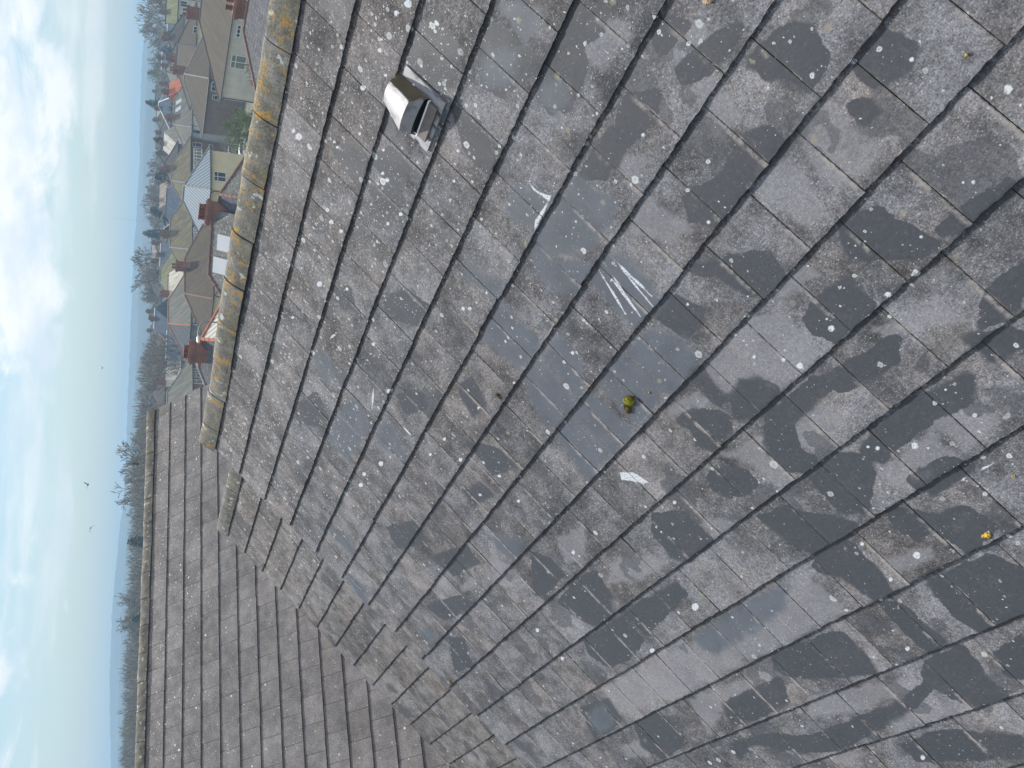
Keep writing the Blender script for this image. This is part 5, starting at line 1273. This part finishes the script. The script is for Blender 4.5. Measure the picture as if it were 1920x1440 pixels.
# ------------------------------------------------------------------ birds
birdm = simple('dark_feathers', (0.035, 0.03, 0.03), 0.7, 0.3, 8)
def bird(px, D, rz, flap, label, bank=0.0):
    P = pt(*px, D); mb = MB(); prof_ = [(-.26, .015), (-.2, .05), (-.08, .075), (.06, .08), (.16, .05), (.2, .055), (.25, .035), (.31, .008)]
    mb.tube([(a, 0, .02 * math.sin(a * 6)) for a, b in prof_], [b for a, b in prof_], 8)
    for sg in (-1, 1):
        W = [(0, .04), (.2, .5), (.42, 1.0)]; pts = []
        el = [Vector((.08, sg * .04, .03)), Vector((.10, sg * .24, .03 + .20 * flap)), Vector((.02, sg * .46, .03 + .34 * flap))]; tr_ = [Vector((-.12, sg * .04, .02)), Vector((-.13, sg * .22, .02 + .19 * flap)), Vector((-.10, sg * .42, .02 + .33 * flap))]
        for i in range(2):
            a, b, c_, d = el[i], el[i + 1], tr_[i + 1], tr_[i]; up_ = Vector((0, 0, .012))
            mb.face([a + up_, b + up_, c_ + up_, d + up_]); mb.face([a - up_, b - up_, c_ - up_, d - up_]); mb.face([a + up_, b + up_, b - up_, a - up_]); mb.face([d + up_, c_ + up_, c_ - up_, d - up_])
        mb.face([el[2] + up_, tr_[2] + up_, tr_[2] - up_, el[2] - up_])
    mb.face([(-.2, -.03, .0), (-.2, .03, .0), (-.38, .08, -.01), (-.38, -.08, -.01)])
    o = mb.build('flying_bird', birdm, fix=True); o.location = P; o.rotation_euler = (bank, 0, rz); tag(o, label, 'bird', 'birds flying over the roofs')
bird((165, 909), 110, 2.2, .8, 'dark bird with raised wings, nearer the fan shaped tree of the two high birds', .3); bird((170, 990), 110, 2.6, -.5, 'dark bird high over the corner roof, left of its partner', -.5)
bird((257, 870), 105, 1.2, .5, 'dark bird flying low across the fan shaped bare tree', .9); bird((192, 690), 190, 2.0, .4, 'tiny bird alone in the clear sky above the wood edge')

# ------------------------------------------------------------------ moss and litter on the roof
mossm, n, p = newmat('green_moss')
tcn = n.add('ShaderNodeTexCoord').outputs['Object']; f = n.noise(tcn, 55, 4, .7); f2 = n.noise(tcn, 18, 3, .6)
n.put(p.inputs['Base Color'], n.mix(n.step(f2, .44, .60), n.mix(f, (.07, .045, .010), (.18, .13, .03)), n.mix(f, (.12, .135, .008), (.34, .36, .03)))); p.inputs['Roughness'].default_value = 1
def on_roof(px, py, hgt=0.0):
    X, s = to_roof(px, py); r_ = math.ceil(s / G); h_ = -T * (1 - (s - (r_ - 1) * G) / G)
    return Vector((X, 0, 0)) + E2 * s + N1 * (h_ + hgt)
def moss_clump(px, py, lumps, label):
    P = on_roof(px, py); bm = bmesh.new(); rg = random.Random(int(px))
    for (a, b, hh, r_) in lumps:
        mt_ = Matrix.Translation(P + E1 * a + E2 * b + N1 * hh); tmp = bmesh.ops.create_icosphere(bm, subdivisions=4, radius=r_, matrix=mt_)
        for v in tmp['verts']:
            d = (v.co - mt_.translation).normalized(); k = math.sin(d.x * 9 + a * 99) * math.sin(d.y * 11 + 2) * math.sin(d.z * 10) * .26 + rg.gauss(0, .08)
            v.co += d * r_ * k; v.co -= N1 * (max(0, (v.co - P).dot(N1)) * .22)
    vs = [(v.co.copy(), v.normal.copy()) for v in bm.verts]
    for c_, nn in vs:
        if rg.random() < .5 and nn.dot(N1) > -.2:
            d = (nn + Vector((rg.gauss(0, .5), rg.gauss(0, .5), rg.gauss(0, .5)))).normalized() * rg.uniform(.003, .009); s_ = d.orthogonal().normalized() * .0011
            bm.faces.new([bm.verts.new(c_ - s_), bm.verts.new(c_ + s_), bm.verts.new(c_ + d)])
    me = bpy.data.meshes.new('moss_clump'); bm.to_mesh(me); bm.free(); me.materials.append(mossm); me.polygons.foreach_set('use_smooth', [True] * len(me.polygons))
    o = bpy.data.objects.new('moss_clump', me); col.objects.link(o); tag(o, label, 'moss', 'moss and litter on the roof'); return o
moss_clump(1181, 750, [(0, 0, .012, .022), (.014, -.008, .012, .017), (-.014, .004, .012, .016), (.006, .012, .010, .015), (.046, .018, .008, .015), (.060, .026, .008, .014), (.034, .012, .007, .013), (.052, .010, .006, .010)], 'bright green and brown moss clump lying on the bare blue grey tile')
leafy_m = simple('yellow_lichen_flake', (0.62, 0.40, 0.06), .9, .4, 90)
twm = simple('brown_debris', (0.16, 0.10, 0.05), .9, .5, 60); pale_m = simple('pale_debris', (0.50, 0.36, 0.24), .9, .4, 70)
def flake(px, py, r_, mat, name, label, cat, seed=1, thick=.006, n_=14):
    P = on_roof(px, py, .002); rg = random.Random(seed); mb = MB()
    for j in range(4):
        cx_, cy_ = rg.gauss(0, r_ * .45), rg.gauss(0, r_ * .45); rr = r_ * rg.uniform(.35, .8)
        ring = [(cx_ + rr * math.cos(k * 6.283 / n_) * rg.uniform(.6, 1.2), cy_ + rr * math.sin(k * 6.283 / n_) * rg.uniform(.6, 1.2)) for k in range(n_)]
        t_ = thick * rg.uniform(.6, 1.3) + j * .0007
        top = [P + E1 * a + E2 * b + N1 * (t_ * rg.uniform(.7, 1.2)) for a, b in ring]; bot = [P + E1 * a + E2 * b - N1 * .001 for a, b in ring]; ce = P + E1 * cx_ + E2 * cy_ + N1 * t_ * 1.3
        for k in range(n_):
            mb.face([top[k], top[(k + 1) % n_], ce]); mb.face([bot[k], bot[(k + 1) % n_], top[(k + 1) % n_], top[k]])
    o = mb.build(name, mat, fix=False); tag(o, label, cat, 'moss and litter on the roof')
flake(1848, 1000, .016, leafy_m, 'lichen_flake', 'orange yellow lichen flake near the lower right corner of the roof', 'lichen', 3)
flake(1217, 737, .005, leafy_m, 'moss_fragment', 'tiny yellow fragment just right of the moss clump', 'moss', 5, .003)
flake(1328, 6, .018, pale_m, 'leaf_litter', 'pale tan debris caught in the joint at the top edge of the photo', 'litter', 6)
flake(935, 742, .014, twm, 'leaf_litter', 'brown debris stuck in a tile lap near the middle of the roof', 'litter', 8); flake(842, 1278, .022, pale_m, 'leaf_litter', 'tan and brown debris in the tile lap close to the lower verge', 'litter', 9, .012)
flake(1812, 103, .005, leafy_m, 'lichen_flake', 'tiny yellow lichen dot high on the right of the roof', 'lichen', 10, .003); flake(1899, 894, .005, leafy_m, 'lichen_flake', 'tiny yellow lichen dot by the right edge of the photo', 'lichen', 11, .003)

# ------------------------------------------------------------------ haze: one box of air round the whole scene
hz = bpy.data.materials.new('air_haze'); hz.use_nodes = True; t_ = hz.node_tree; t_.nodes.clear()
oo = t_.nodes.new('ShaderNodeOutputMaterial'); pv = t_.nodes.new('ShaderNodeVolumePrincipled'); t_.links.new(pv.outputs[0], oo.inputs['Volume'])
pv.inputs['Color'].default_value = (0.50, 0.76, 1.0, 1); pv.inputs['Density'].default_value = 0.0009; pv.inputs['Anisotropy'].default_value = 0.0
mb = MB(); mb.box((CAM.x - 3300, CAM.y - 3300, -16.5), (CAM.x + 3300, CAM.y + 3300, 32))
tag(mb.build('haze', hz), kind='stuff')
